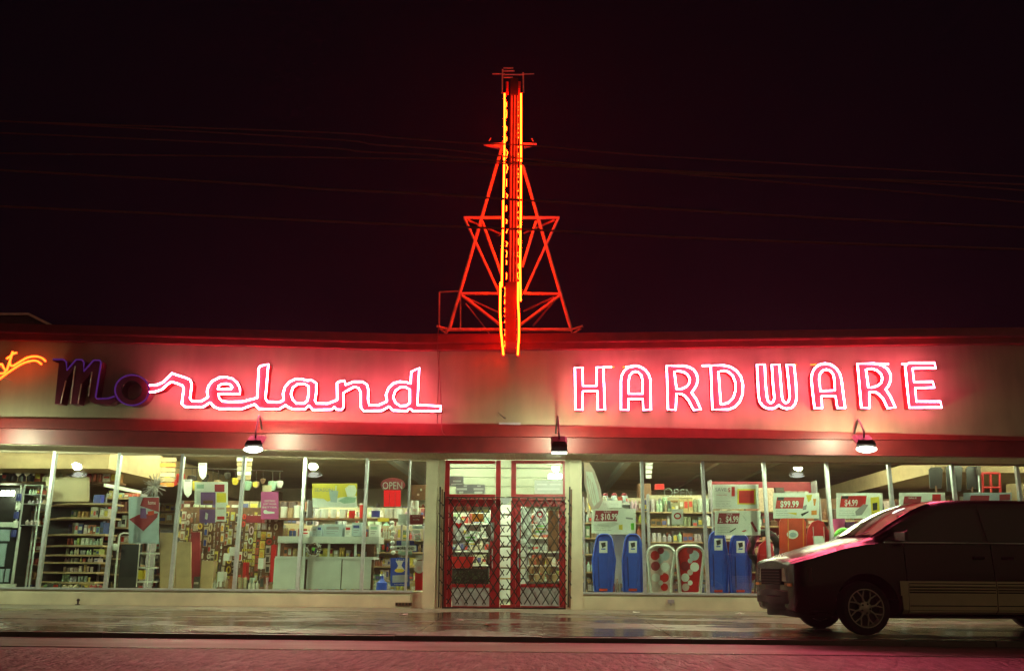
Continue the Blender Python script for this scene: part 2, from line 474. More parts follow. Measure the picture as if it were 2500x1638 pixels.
def sheet(name, x0, x1, y0, y1, z0, z1, m, nx=1, ny=1):
    mb = MB()
    rows = [[Vector((lerp(x0, x1, i/nx), lerp(y0, y1, j/ny), lerp(z0, z1, j/ny))) for i in range(nx+1)] for j in range(ny+1)]
    mb.grid(rows)
    o = mb.build(name, m)
    o['kind'] = 'structure'
    return o
KY = -6.46
sheet('ground', -62, 62, -62, 62, -0.35, -0.35, pm('dark earth', (0.04, 0.035, 0.03), 0.95, bump=0.3))
walk = sheet('pavement', -40, 40, KY+0.16, 0.1, -0.016, 0.052, M['walk'], 40, 8)
def slab(x0, x1, y0, y1):
    def z(y): return lerp(0.002, 0.07, (y-(KY+0.16))/(0.1-(KY+0.16)))
    g = 0.005; j = [R.uniform(-0.0022, 0.0022) for _ in range(4)]
    q = [Vector((x0+g, y0+g, z(y0)+j[0])), Vector((x1-g, y0+g, z(y0)+j[1])), Vector((x1-g, y1-g, z(y1)+j[2])), Vector((x0+g, y1-g, z(y1)+j[3]))]
    MB().hexa([p-Vector((0, 0, 0.03)) for p in q], q).build('paving_slab', M['walk'], walk)
YS = [KY+0.16, -4.75, -3.1, -1.55, 0.1]
for i in range(-9, 8):
    for a_, b_ in zip(YS[:-1], YS[1:]): slab(i*1.62, (i+1)*1.62, a_, b_)
sheet('gutter', -40, 40, -8.05, KY, -0.052, -0.062, M['gutter'], 40, 4)
sheet('road', -60, 60, -60, -8.0, -0.05, -0.05, M['road'], 4, 4)
mb = MB().box(-40, 40, -8.06, -7.99, -0.3, -0.046)
tag(mb.build('road_seam', pm('tar joint', (0.05, 0.048, 0.046), 0.22, var=0.3, scale=5, bump=0.4, bscale=12)), kind='structure')
kerb = tag(MB().box(-40, 40, KY+0.02, KY+0.155, -0.3, -0.012).build('kerb', M['kerb']), kind='structure')
km = None
for i in range(-9, 9):
    x0 = i*1.83
    mb = MB().box(0.004, 1.822, 0.0, 0.16, -0.25, 0.001)
    if km is None: km = mb.mesh('kerb_stone', M['kerb'])
    o = bpy.data.objects.new('kerb_stone', km); COL.objects.link(o); o.parent = kerb
    o.location = Vector((x0, KY+R.uniform(-0.012, 0.006), R.uniform(-0.008, 0.004)))-kerb.location; o.rotation_euler.z = R.uniform(-0.004, 0.004)

# ================================================================== the hardware store
ST = thing('hardware_store', 'long single-storey shop with cream fascia, red trim and wide display windows', 'building', (0, 0, 0.07))
XS = [-500, -200, 0, 300, 600, 850, 1000, 1071, 1240, 1540, 1840, 2140, 2340, 2500, 2700, 2900]
T_TOP = [(-200, 823), (0, 828), (600, 843), (1000, 854), (1240, 853), (1540, 850), (1840, 846), (2340, 839), (2500, 838)]
T_BOT = [(0, 1020), (1000, 1033), (1540, 1043), (1820, 1048), (2134, 1057), (2500, 1066)]
B_TOP = [(0, 1043), (640, 1055), (1000, 1062), (1540, 1067), (2500, 1074)]
B_BOT = [(0, 1082), (1000, 1104), (1540, 1106.5), (2180, 1112), (2500, 1116)]
def band(name, top, bot, Y, dep, m, x0=-500, x1=2900, dt=0.0, db=0.0, lean=0.0):
    xs = [x for x in XS if x0 < x < x1]
    xs = [x0]+xs+[x1]
    mb = MB()
    n = len(xs)
    vs = []
    for x in xs:
        a = P(x, interp(x, top)+dt, Y); b = P(x, interp(x, bot)+db, Y)
        b.x = a.x
        vs += [a+Vector((0, lean, 0)), b, b+Vector((0, dep, 0)), a+Vector((0, dep+lean, 0))]
    fs = []
    for i in range(n-1):
        for k in range(4):
            l = (k+1) % 4
            fs.append((i*4+k, i*4+l, (i+1)*4+l, (i+1)*4+k))
    fs += [(3, 2, 1, 0), tuple((n-1)*4+k for k in range(4))]
    mb.add(vs, fs)
    return mb.build(name, m, ST)
FY = -1.15
band('fascia_panel', T_TOP, T_BOT, FY, 0.05, M['tan'], -500, 1071.5, db=2)
band('fascia_panel', T_TOP, T_BOT, FY+0.006, 0.05, M['tan'], 1073.5, 2900, db=2)
band('fascia_backing', T_TOP, B_TOP, FY+0.07, 0.06, M['dred'], dt=3)
band('cap_trim', T_TOP, T_TOP, FY-0.13, 0.20, M['dred'], dt=-37, db=0, lean=0.05)
band('cap_moulding', T_TOP, T_TOP, FY-0.15, 0.05, M['dred'], dt=-20, db=-16)
band('roof_flashing', T_TOP, T_TOP, FY+0.25, 0.08, M['dred'], dt=-39, db=-30)
band('lower_trim', T_BOT, B_TOP, FY-0.06, 0.12, M['red'])
band('canopy_beam', B_TOP, B_BOT, FY+0.10, 0.12, M['dred'], dt=-1, lean=-0.05)
band('trim_ledge', B_TOP, B_TOP, FY-0.065, 0.16, M['dred'], dt=-1.2, db=0.8)
# weathered cover strip over the panel joint and the small plate left of the door lamp
mb = MB(); mb.tube(smoothpath([P(1071, 790, FY-0.02), P(1068, 850, FY-0.16), P(1074, 930, FY-0.015), P(1077, 1000, FY-0.015), P(1079, 1050, FY-0.075), P(1086, 1062, FY-0.075)], k=4), 0.008, 5)
mb.build('cable', M['wire'], ST)
MB().pxbox(1218, 1031, 1271, 1038, FY-0.03, 0.03).build('cover_plate', M['mgrey'], ST)
mb = MB(); mb.tube([P(1216, 1006, FY-0.02), P(1226, 1016, FY-0.05), P(1233, 1021, FY-0.12)], [0.006, 0.01, 0.018], 6)
mb.build('old_bracket', M['iron'], ST)
# soffit planks
SOF = [(-14, 3.12), (-10.4, 3.062), (-2.5, 2.922), (1.65, 2.918), (6.5, 2.897), (8.85, 2.876), (14, 2.83)]
mb = MB()
xs_ = [-14, -10.4, -6.5, -2.5, 1.65, 6.5, 8.85, 12]
mb.add([Vector((x, y, interp(x, SOF)+dz)) for x in xs_ for (y, dz) in ((-0.99, 0.024), (0.015, 0.024), (0.015, 0.045), (-0.99, 0.045))],
       [(i*4+k, i*4+(k+1) % 4, (i+1)*4+(k+1) % 4, (i+1)*4+k) for i in range(len(xs_)-1) for k in range(4)])
sof = mb.build('soffit', M['soffit'], ST)
pl = MB().box(-0.0465, 0.0465, -0.938, 0.02, 0.0, 0.02).mesh('plank', M['soffit'])
i = 0
x = -12.6
while x < 10.6:
    o = bpy.data.objects.new('plank', pl); COL.objects.link(o); o.parent = sof
    z = interp(x, SOF)
    o.location = Vector((x, 0, z+R.uniform(-0.002, 0.002)))-ORG[ST.name]
    x += 0.0985
# walls, roof, inside shell
MB().box(-14, 12, 0.02, 0.10, 3.2, 4.75).build('header_wall', M['iwall'], ST)
MB().box(-14, 12, -1.0, 14.2, 4.75, 4.85).build('roof', M['roof'], ST)
MB().box(-14.2, -13.9, -0.05, 14.2, -0.3, 4.75).build('side_wall', M['cream'], ST)
MB().box(12.0, 12.3, -0.05, 14.2, -0.3, 4.75).build('side_wall', M['cream'], ST)
MB().box(-13.9, 12.0, 14.0, 14.2, -0.3, 4.75).build('back_wall', M['iwall'], ST)
MB().box(-13.9, 12.0, 0.16, 14.0, 3.5, 3.56).build('ceiling', M['ceil'], ST)
MB().box(-13.9, 12.0, 0.12, 14.0, -0.2, 0.10).build('floor', M['floor'], ST)
SILL = 0.36
XD0 = P(1036, 1300, 0).x; XD1 = P(1422, 1300, 0).x       # entrance between the pilasters
MB().box(-13.9, XD0-0.23, -0.03, 0.14, 0.0, SILL-0.01).build('bulkhead', M['cream'], ST)
MB().box(XD0-0.23, XD0+0.02, 0.03, 0.14, 0.0, SILL-0.012).build('bulkhead', M['cream'], ST)
MB().box(XD1-0.02, 12.0, -0.03, 0.14, 0.0, SILL-0.01).build('bulkhead', M['cream'], ST)
MB().box(-13.9, XD0-0.2, -0.055, 0.17, SILL-0.008, SILL+0.03).build('sill', M['alu'], ST)
MB().box(XD1, 12.0, -0.055, 0.17, SILL-0.008, SILL+0.03).build('sill', M['alu'], ST)
MB().box(-13.9, XD0, 0.17, 1.15, SILL-0.05, SILL+0.005).build('display_deck', M['iwall'], ST)
MB().box(XD1, 12.0, 0.17, 1.15, SILL-0.05, SILL+0.005).build('display_deck', M['iwall'], ST)
mull = [-12.4, -11.15, -9.895, -8.555, -7.26, -6.005, -4.76, -3.51, -2.65]
mulr = [1.97, 3.17, 4.37, 5.595, 6.81, 8.03, 9.28, 10.5]
for x in mull+mulr:
    hz = interp(x, SOF)+0.01
    thin = 0.018 if abs(x+2.65) < 0.01 else 0.031
    MB().box(x-thin, x+thin, -0.03, 0.06, SILL+0.03, hz).build('mullion', M['alu'], ST)
edges = [[-13.9]+mull+[XD0], [XD1]+mulr+[12.0]]
for e in edges:
    for a, b in zip(e[:-1], e[1:]):
        hz = interp((a+b)/2, SOF)
        MB().box(a+0.033, b-0.033, 0.012, 0.018, SILL+0.03, hz+0.05).build('window_pane', M['glass'], ST)
        MB().box(a-0.01, b+0.01, -0.02, 0.05, hz-0.035, hz+0.12).build('head_rail', M['alu'] if False else M['soffit'], ST)
# pilasters beside the entrance
xa, xb = P(1036, 1300, -0.12).x, P(1066, 1300, -0.12).x
MB().box(xa, xb, -0.12, 0.2, 0.06, 2.93).build('pilaster', M['cream'], ST)
MB().box(xb, xb+0.12, -0.02, 0.2, 0.06, 2.93).build('pilaster', M['cream'], ST)
xa, xb = P(1392, 1300, -0.12).x, P(1422, 1300, -0.12).x
MB().box(xa, xb, -0.12, 0.2, 0.06, 2.93).build('pilaster', M['cream'], ST)
MB().box(xa-0.09, xa, -0.02, 0.2, 0.06, 2.93).build('pilaster', M['cream'], ST)
# vent, hose tap, meter cover on the bulkhead
v = MB().pxbox(965, 1470, 1006, 1478, -0.045, 0.02).build('wall_vent', M['brown'], ST)
for k in range(5):
    MB().pxbox(966+k*8, 1471, 971+k*8, 1477, -0.052, 0.008).build('vent_slat', M['iron'], v)
mb = MB(); mb.pxbox(1631, 1463, 1646, 1472, -0.07, 0.05); mb.tube([P(1638, 1470, -0.09), P(1638, 1477, -0.1)], 0.012, 6)
mb.build('outlet_box', M['mgrey'], ST)
mb = MB(); q = P(190, 1472, -0.10)
mb.lathe((q.x, q.y, 0.07), [(0.05, 0), (0.05, 0.015), (0.018, 0.02), (0.018, 0.07), (0.03, 0.075), (0.03, 0.1), (0.012, 0.12)], n=10)
mb.build('standpipe', M['iron'], label='small dark standpipe at the foot of the left wall', cat='pipe')
# entrance: red frame, transoms, narrow centre light, two doors
DY = 0.06
def rect(name, x0, y0, x1, y1, Y, dep, m, parent, **k):
    return MB().pxbox(x0, y0, x1, y1, Y, dep).build(name, m, parent, **k)
fr = rect('door_frame', 1083, 1124, 1094, 1486, DY, 0.10, M['doorred'], ST)
for r_ in [(1375, 1124, 1385, 1486), (1209, 1124, 1221, 1486), (1247, 1124, 1259, 1486)]:
    rect('frame_post', *r_, DY, 0.10, M['doorred'], fr)
for r_ in [(1094, 1124, 1209, 1131), (1259, 1124, 1375, 1131), (1094, 1206, 1209, 1216), (1259, 1206, 1375, 1216), (1221, 1476, 1247, 1486)]:
    rect('frame_rail', *r_, DY+0.004, 0.09, M['doorred'], fr)
rect('transom_pane', 1094, 1131, 1209, 1206, DY+0.04, 0.006, M['doorglass'], fr)
rect('transom_pane', 1259, 1131, 1375, 1206, DY+0.04, 0.006, M['doorglass'], fr)
rect('centre_pane', 1221, 1122, 1247, 1476, DY+0.04, 0.006, M['doorglass'], fr)
for (a, b, hs) in [(1094, 1209, 1), (1259, 1375, -1)]:
    g0, g1 = (a+10, b-13) if hs > 0 else (a+12, b-10)
    d = rect('door', a, 1217, b, 1236, DY+0.02, 0.05, M['doorred'], ST)
    rect('stile', a, 1236, g0, 1482, DY+0.02, 0.05, M['doorred'], d)
    rect('stile', g1, 1236, b, 1482, DY+0.02, 0.05, M['doorred'], d)
    rect('rail', g0, 1425, g1, 1433, DY+0.02, 0.05, M['doorred'], d)
    rect('rail', g0, 1479, g1, 1482, DY+0.02, 0.05, M['doorred'], d)
    rect('door_pane', g0, 1236, g1, 1425, DY+0.045, 0.006, M['doorglass'], d)
    rect('kick_plate', g0, 1433, g1, 1479, DY+0.035, 0.01, M['alu'], d)
    hx = b-7 if hs > 0 else a+6
    rect('push_plate', hx-4, 1275, hx+4, 1320, DY+0.012, 0.01, M['alu'], d)
    mb = MB(); mb.tube([P(hx, 1340, DY+0.02), P(hx, 1342, DY-0.05), P(hx, 1385, DY-0.05), P(hx, 1387, DY+0.02)], 0.012, 6)
    mb.build('handle', M['alu'], d)
rect('threshold', 1083, 1482.5, 1385, 1487, DY-0.02, 0.2, M['iron'], fr)

# roof-top vent house seen above the left end of the fascia
rv = thing('roof_vent_house', 'dark boxy roof vent with sloping end above the orange neon script', 'roof vent', P(30, 835, 0.2))
pts = [(-120, 769), (70, 767), (131, 797), (133, 842), (-120, 842)]
MB().poly([[P(x, y, 0.25) for x, y in pts]], 2.0).build('housing', M['roof'], rv)
for a, b in [((-120, 768), (70, 767)), ((70, 767), (131, 797)), ((-120, 819), (150, 823))]:
    MB().bar(P(*a, 0.22), P(*b, 0.22), 0.05, 0.05).build('edge_trim', M['steel'], rv)

# ================================================================== neon signs on the fascia
LY = FY-0.29
def z1(x, y): return (x/3.71875, 800+y/3.71875)
def z2(x, y): return (600+x/3.71875, 800+y/3.71875)
def z3(x, y): return (1200+x/3.71875, 800+y/3.71875)
def z4(x, y): return (1820+x/3.5, 800+y/3.5)
TR = 0.0158
def arc_outline(zf, loops): return [[zf(*p) for p in l] for l in loops]
def letter(name, label, zf, outer, holes=(), tips=(), group='word HARDWARE'):
    o2 = [zf(*p) for p in outer]; h2 = [[zf(*p) for p in h] for h in holes]
    c = P(sum(p[0] for p in o2)/len(o2), max(p[1] for p in o2), LY)
    t = thing(name, label, 'neon letter', c, group)
    MB().poly([[P(x, y, LY+0.04) for x, y in l] for l in [o2]+h2], 0.24).build('letter_face', M['letter'], t)
    mb = MB()
    for l in [o2]+h2: mb.tube([P(x, y, LY-0.02) for x, y in l], TR, 6, closed=True)
    mb.build('neon_tube', M['pinkneon'], t, smooth=60)
    for (p, q, lit) in tips:
        MB().tube([P(*zf(*p), LY-0.02), P(*zf(*q), LY-0.02)], TR*0.9, 6).build('electrode', M['pinkneon'] if lit else M['tipneon'], t)
    return t
letter('neon_letter', 'neon-outlined red letter H, the first of the block capitals', z3,
       [(757, 362), (826, 362), (830, 527), (955, 527), (955, 358), (1015, 358), (1030, 745), (965, 745), (962, 575), (829, 577), (826, 745), (762, 745)],
       tips=[((1015, 356), (1090, 357), True), ((1090, 357), (1116, 358), False)])
letter('neon_letter', 'neon-outlined red letter A, the second block capital, between H and R', z3,
       [(1175, 745), (1175, 480), (1182, 435), (1203, 392), (1237, 362), (1275, 348), (1310, 345), (1350, 354), (1395, 382), (1425, 420), (1443, 470), (1447, 745), (1378, 745), (1373, 647), (1242, 647), (1243, 745)],
       [[(1245, 480), (1255, 432), (1280, 406), (1306, 398), (1335, 406), (1360, 432), (1371, 480), (1371, 598), (1245, 598)]],
       tips=[((1190, 357), (1215, 356), False), ((1215, 356), (1290, 352), True)])
letter('neon_letter', 'neon-outlined red letter R, the third block capital, between A and D', z3,
       [(1590, 345), (1735, 345), (1790, 355), (1835, 380), (1862, 420), (1873, 470), (1862, 520), (1838, 560), (1815, 587), (1860, 650), (1900, 742), (1835, 745), (1790, 660), (1752, 615), (1720, 600), (1680, 597), (1672, 745), (1602, 745)],
       [[(1660, 398), (1700, 394), (1745, 401), (1780, 425), (1800, 465), (1795, 505), (1770, 535), (1735, 552), (1680, 556)]])
letter('neon_letter', 'neon-outlined red letter D, the fourth block capital', z3,
       [(1990, 342), (2110, 342), (2170, 355), (2225, 390), (2265, 445), (2283, 520), (2280, 600), (2255, 670), (2210, 718), (2150, 742), (2005, 742)],
       [[(2060, 398), (2110, 390), (2150, 400), (2190, 435), (2215, 500), (2215, 570), (2195, 635), (2150, 680), (2095, 695), (2082, 695)]],
       tips=[((1912, 345), (1985, 343), True)])
letter('neon_letter', 'neon-outlined red letter W with a rounded double bowl, fifth block capital', z4,
       [(98, 315), (165, 315), (172, 480), (185, 600), (195, 630), (215, 645), (238, 630), (247, 600), (235, 480), (225, 315), (290, 315), (300, 450), (312, 590), (322, 625), (345, 645), (368, 630), (378, 590), (370, 480), (352, 315), (415, 318), (430, 450), (437, 600), (425, 650), (395, 683), (350, 692), (310, 680), (285, 660), (265, 676), (235, 690), (190, 690), (150, 670), (120, 630), (110, 560), (105, 450)],
       tips=[((415, 316), (438, 316), False)])
letter('neon_letter', 'neon-outlined red letter A, the sixth block capital, right of W', z4,
       [(590, 687), (575, 560), (563, 440), (569, 390), (590, 347), (630, 316), (680, 305), (730, 315), (775, 345), (805, 390), (820, 440), (835, 560), (852, 685), (785, 685), (770, 585), (650, 585), (655, 687)],
       [[(630, 440), (636, 395), (660, 366), (690, 356), (725, 368), (752, 400), (760, 450), (765, 535), (640, 540)]],
       tips=[((555, 316), (608, 314), False)])
letter('neon_letter', 'neon-outlined red letter R, the seventh block capital, before the final E', z4,
       [(957, 308), (1100, 305), (1165, 318), (1215, 352), (1240, 400), (1240, 450), (1220, 500), (1198, 525), (1240, 590), (1280, 680), (1215, 687), (1175, 605), (1140, 567), (1110, 550), (1060, 549), (1060, 685), (990, 685)],
       [[(1030, 355), (1080, 350), (1125, 365), (1158, 395), (1170, 430), (1160, 470), (1130, 495), (1085, 510), (1050, 510)]],
       tips=[((1120, 307), (1222, 310), True)])
letter('neon_letter', 'neon-outlined red letter E, the last block capital at the right', z4,
       [(1366, 335), (1375, 312), (1400, 300), (1615, 300), (1626, 345), (1428, 348), (1440, 462), (1600, 460), (1615, 510), (1450, 515), (1460, 630), (1665, 630), (1677, 680), (1400, 682), (1381, 500)],
       tips=[((1338, 310), (1372, 309), True)])

SG = thing('script_sign', 'pink neon script reading Moreland with its first two letters unlit', 'neon sign', P(600, 1003, LY))
def script(zf, top, bot, holes=(), lit=True, extra=()):
    loop = [zf(*p) for p in top]+[zf(*p) for p in reversed(bot)]
    h2 = [[zf(*p) for p in h] for h in holes]
    f = MB().poly([[P(x, y, LY+0.04) for x, y in l] for l in [loop]+h2], 0.24).build('letter_face', M['letter'] if lit else M['deadface'], SG)
    mb = MB()
    for l in (top, bot): mb.tube([P(*zf(*p), LY-0.02) for p in l], TR, 6)
    for l in extra: mb.tube([P(*zf(*p), LY-0.02) for p in l], TR, 6)
    for l in h2: mb.tube([P(x, y, LY-0.02) for x, y in l], TR, 6, closed=True)
    mb.build('neon_tube', M['pinkneon'] if lit else M['deadneon'], f, smooth=60)
# M (unlit): only its upper outline still glimmers
MT = [(480, 287), (575, 287), (602, 310), (607, 385), (690, 290), (745, 290), (762, 315), (760, 395), (850, 295), (905, 295), (918, 318), (868, 630), (885, 645), (985, 640), (1040, 622)]
MBm = [(480, 302), (535, 320), (497, 690), (550, 690), (600, 480), (680, 350), (638, 690), (708, 690), (740, 510), (835, 400), (803, 620), (822, 670), (870, 690), (990, 692), (1056, 660)]
f = MB().poly([[P(*z1(*p), LY+0.04) for p in MT+list(reversed(MBm))]], 0.24).build('letter_face', M['deadface'], SG)
MB().tube([P(*z1(*p), LY-0.02) for p in MT], TR, 6).build('neon_tube', M['deadneon'], f, smooth=60)
mb = MB()
for a in [((600, 480), (550, 690)), ((680, 350), (638, 690)), ((740, 510), (708, 690)), ((835, 400), (803, 620))]:
    mb.tube([P(*z1(*q), LY-0.02) for q in a], TR*0.8, 6)
mb.build('dead_tube', M['steel'], f)
oo = [z1(*p) for p in ellipse(1199, 566, 155, 138, 30)]; oi = [z1(*p) for p in ellipse(1195, 566, 88, 84, 24)]
f = MB().poly([[P(x, y, LY+0.038) for x, y in l] for l in (oo, oi)], 0.24).build('letter_face', M['deadface'], SG)
MB().tube([P(x, y, LY-0.02) for x, y in oo], TR, 6, closed=True).build('neon_tube', M['deadneon'], f, smooth=60)
MB().tube([P(x, y, LY-0.02) for x, y in oi], TR*0.7, 6, closed=True).build('dead_tube', M['blade'], f, smooth=60)
script(z1, [(1358, 523), (1420, 519), (1480, 495), (1530, 445), (1562, 413), (1600, 427), (1680, 452), (1725, 472), (1742, 512), (1725, 640), (1742, 665), (1830, 665), (1888, 630)],
       [(1358, 584), (1410, 580), (1470, 560), (1520, 515), (1555, 490), (1600, 502), (1658, 525), (1668, 552), (1650, 690), (1682, 718), (1845, 718), (1908, 678)])
script(z1, [(1888, 630), (1880, 580), (1892, 530), (1930, 482), (1990, 452), (2050, 447), (2110, 462), (2155, 500), (2178, 550), (2180, 600), (1980, 602), (1992, 642), (2022, 668), (2090, 672), (2200, 670), (2335, 636)],
       [(1908, 678), (1945, 718), (1990, 735), (2200, 735), (2312, 694)],
       [[(1975, 556), (1985, 528), (2012, 512), (2055, 507), (2092, 516), (2110, 540), (2098, 554)]])
script(z2, [(104, 636), (118, 365), (135, 347), (205, 330), (188, 540), (178, 640), (195, 670), (310, 675), (343, 655)],
       [(81, 694), (120, 735), (300, 740), (362, 702)])
script(z2, [(343, 655), (338, 600), (355, 540), (395, 492), (450, 466), (510, 465), (562, 480), (592, 473), (640, 502), (640, 590), (628, 660), (642, 686), (745, 688), (830, 655)],
       [(362, 702), (380, 718), (430, 740), (535, 740), (575, 706), (610, 745), (780, 742), (804, 718)],
       [[(410, 600), (428, 542), (470, 513), (530, 508), (570, 530), (570, 600), (560, 660), (530, 686), (460, 686), (425, 650)]])
script(z2, [(830, 655), (828, 500), (845, 490), (895, 480), (905, 518), (980, 490), (1060, 490), (1100, 515), (1113, 560), (1110, 650), (1122, 702), (1200, 704), (1282, 668)],
       [(804, 718), (825, 742), (870, 743), (888, 720), (888, 590), (940, 560), (985, 537), (1022, 546), (1042, 582), (1045, 722), (1070, 755), (1235, 752), (1302, 715)])
script(z2, [(1282, 668), (1272, 610), (1295, 550), (1340, 505), (1400, 488), (1460, 495), (1497, 510), (1502, 400), (1575, 365), (1568, 500), (1558, 700), (1770, 710), (1770, 755)],
       [(1302, 715), (1335, 750), (1462, 756), (1490, 735), (1522, 756), (1770, 757)],
       [[(1338, 630), (1358, 572), (1400, 541), (1450, 539), (1490, 560), (1490, 680), (1460, 706), (1400, 708), (1360, 682)]])

# orange script at the left edge
t = thing('orange_script_sign', 'orange neon script ending in st with a double swoosh underline', 'neon sign', P(40, 935, LY))
mb = MB()
for path in [[(-30, 430), (-12, 350), (15, 330), (30, 360), (50, 390), (32, 412), (-4, 416)], [(116, 215), (95, 285), (60, 392)], [(60, 281), (95, 258), (120, 236), (152, 226)],
             [(88, 318), (98, 342), (120, 345), (160, 322), (240, 275), (300, 261), (345, 263), (385, 278), (413, 304)],
             [(-160, 590), (0, 462), (100, 388), (200, 327), (280, 302), (335, 302), (377, 332)]]:
    mb.tube(smoothpath([P(*z1(*p), LY-0.02) for p in path], k=4), 0.019, 6)
mb.build('neon_tube', M['orneon'], t, smooth=60)
mb = MB()
for p in [(70, 330), (200, 300), (330, 262), (20, 450)]:
    q = P(*z1(*p), LY); mb.tube([q, q+Vector((0, 0.29, 0))], 0.008, 5)
mb.build('tube_support', M['steel'], t)

# ================================================================== vertical blade sign on its pipe tower
TW = thing('sign_tower', 'tall blade sign edged in amber neon, braced by red-lit pipework on the roof', 'sign tower', P(1247, 806, -0.6))
b0 = P(1235, 860, -1.2).x; b1 = P(1266, 860, -1.2).x
def zat(y, Y): return P(1250, y, Y).z
MB().box(b0+0.04, b1-0.04, -1.22, -0.35, zat(815, -1.2), zat(192, -1.2)).build('blade', M['blade'], TW)
lowb = MB()
prof = [(-2.22, zat(690, -2.2)), (-2.25, zat(770, -2.2)), (-2.1, zat(835, -2.1)), (-1.85, zat(864, -1.85)), (-1.32, zat(858, -1.3)), (-1.23, zat(800, -1.2)), (-1.23, zat(690, -1.2))]
lowb.poly([[Vector((b0+0.02, y, z)) for y, z in prof]], 0.0)
lowb = MB()
l1 = [Vector((b0+0.02, y, z)) for y, z in prof]
lowb.poly([l1], (b1-b0)-0.04, Vector((1, 0, 0)))
lowb.build('lower_blade', M['blade'], TW)
for k in range(3):
    MB().box(b0+0.07+k*0.06, b0+0.082+k*0.06, -1.235, -1.222, zat(688, -1.2), zat(235, -1.2)).build('blade_rib', M['steel'], TW)
def tw_tube(pts, Y, m, r=0.0175, name='neon_tube'):
    return MB().tube([P(x, y, Y if not isinstance(Y, list) else Y[i]) for i, (x, y) in enumerate(pts)], r, 7).build(name, m, TW, smooth=60)
tw_tube([(1232, 229), (1232, 330), (1231, 407), (1229, 484), (1228, 560), (1226, 628), (1225, 700)], -1.3, M['towneon'])
tw_tube([(1272, 229), (1272, 355), (1271.5, 484), (1271, 551), (1270, 654), (1271, 735)], -1.3, M['towneon'])
tw_tube([(1222, 689), (1221, 757), (1223, 808), (1229, 866)], [-2.35, -2.35, -2.3, -2.0], M['towneon'])
tw_tube([(1265, 689), (1264.5, 731), (1267, 782), (1267, 821), (1264, 866)], [-2.35, -2.35, -2.35, -2.3, -2.0], M['towneon'])
tw_tube([(1238, 201), (1239, 232)], -1.2, M['ored'], 0.03, 'unlit_tube')
tw_tube([(1268, 201), (1267, 232)], -1.2, M['ored'], 0.03, 'unlit_tube')
# lettering on the two blade faces, met edge-on
for (xc, sg, nm) in [(1236, 1, 0), (1265.5, -1, 1)]:
    y = 250
    while y < 850:
        mb = MB()
        Yl = -1.18 if y < 690 else -1.95
        hh = R.uniform(8, 22)
        a = R.uniform(0.5, 4.0)
        xx = xc - (5 if y > 690 else 0) + (1.0 if (nm == 0 and y > 690) else 0)
        mb.tube([P(xx, y, Yl), P(xx+sg*a, y+hh*0.3, Yl+0.1), P(xx+sg*a*0.6, y+hh*0.6, Yl+0.2), P(xx, y+hh, Yl+0.05)], 0.007, 5)
        y += hh+R.uniform(5, 22)
        mb.build('neon_stroke', M['towneon'], TW)
PY = -0.75
def pipe(a, b, r=0.03, Y0=PY, Y1=None, nm='pipe'):
    return MB().tube([P(*a, Y0), P(*b, Y1 if Y1 is not None else Y0)], r, 8).build(nm, M['steel'], TW, smooth=60)
pipe((1096, 807), (1230, 345), 0.036, nm='leg'); pipe((1395, 807), (1276, 405), 0.036, nm='leg')
pipe((1132, 532), (1226, 532), 0.034); pipe((1272, 532), (1366, 532), 0.034)
pipe((1134, 533), (1219, 716), 0.028); pipe((1363, 533), (1279, 718), 0.028)
pipe((1177, 541), (1226, 675), 0.032); pipe((1309, 541), (1275, 652), 0.032)
pipe((1143, 538), (1226, 573), 0.022, PY, 0.2); pipe((1353, 538), (1279, 570), 0.022, PY, 0.2)
pipe((1125, 717), (1218, 717), 0.033); pipe((1278, 717), (1370, 718), 0.033)
pipe((1127, 721), (1221, 793), 0.033); pipe((1368, 721), (1271, 793), 0.033)
pipe((1130, 723), (1217, 763), 0.02, PY, 0.4); pipe((1352, 726), (1279, 760), 0.02, PY, 0.4)
pipe((1137, 741), (1194, 813), 0.014, -0.2, 0.4); pipe((1360, 727), (1302, 795), 0.02, PY, 0.4)
pipe((1088, 805), (1220, 805), 0.038, nm='base_beam'); pipe((1272, 805), (1398, 805), 0.038, nm='base_beam')
for pts in [[(1066, 796), (1092, 803), (1073, 803), (1090, 814), (1094, 806)], [(1423, 796), (1397, 804), (1418, 803), (1397, 815), (1394, 806)]]:
    MB().tube([P(*p, PY-0.1) for p in pts], 0.024, 6).build('base_shoe', M['steel'], TW)
pipe((1202, 181), (1232, 181), 0.012); pipe((1272, 182), (1304, 181), 0.012)
for y, a, b in [(167, 1229, 1253), (174, 1228, 1256), (183, 1228, 1275), (190, 1229, 1252)]: pipe((a, y), (b, y), 0.016)
pipe((1227, 170), (1226, 229), 0.016); pipe((1277, 178), (1278, 227), 0.016)
for pts in [[(1180, 350), (1226, 349), (1222, 361)], [(1310, 350), (1277, 349), (1280, 357)]]:
    MB().poly([[P(*p, PY) for p in pts]], 0.12).build('bracket', M['steel'], TW)
pipe((1194, 345), (1199, 337), 0.012); pipe((1302, 346), (1298, 338), 0.012)
# slim guard frame standing behind the tower
gf = thing('guard_frame', 'slim rectangular pipe frame on the roof behind the tower leg', 'railing', P(1095, 800, 0.6))
for a, b in [((1073, 713), (1072, 800)), ((1073, 713), (1124, 711)), ((1124, 711), (1124, 800))]:
    MB().tube([P(*a, 0.6), P(*b, 0.6)], 0.018, 6).build('pipe', M['steel'], gf)

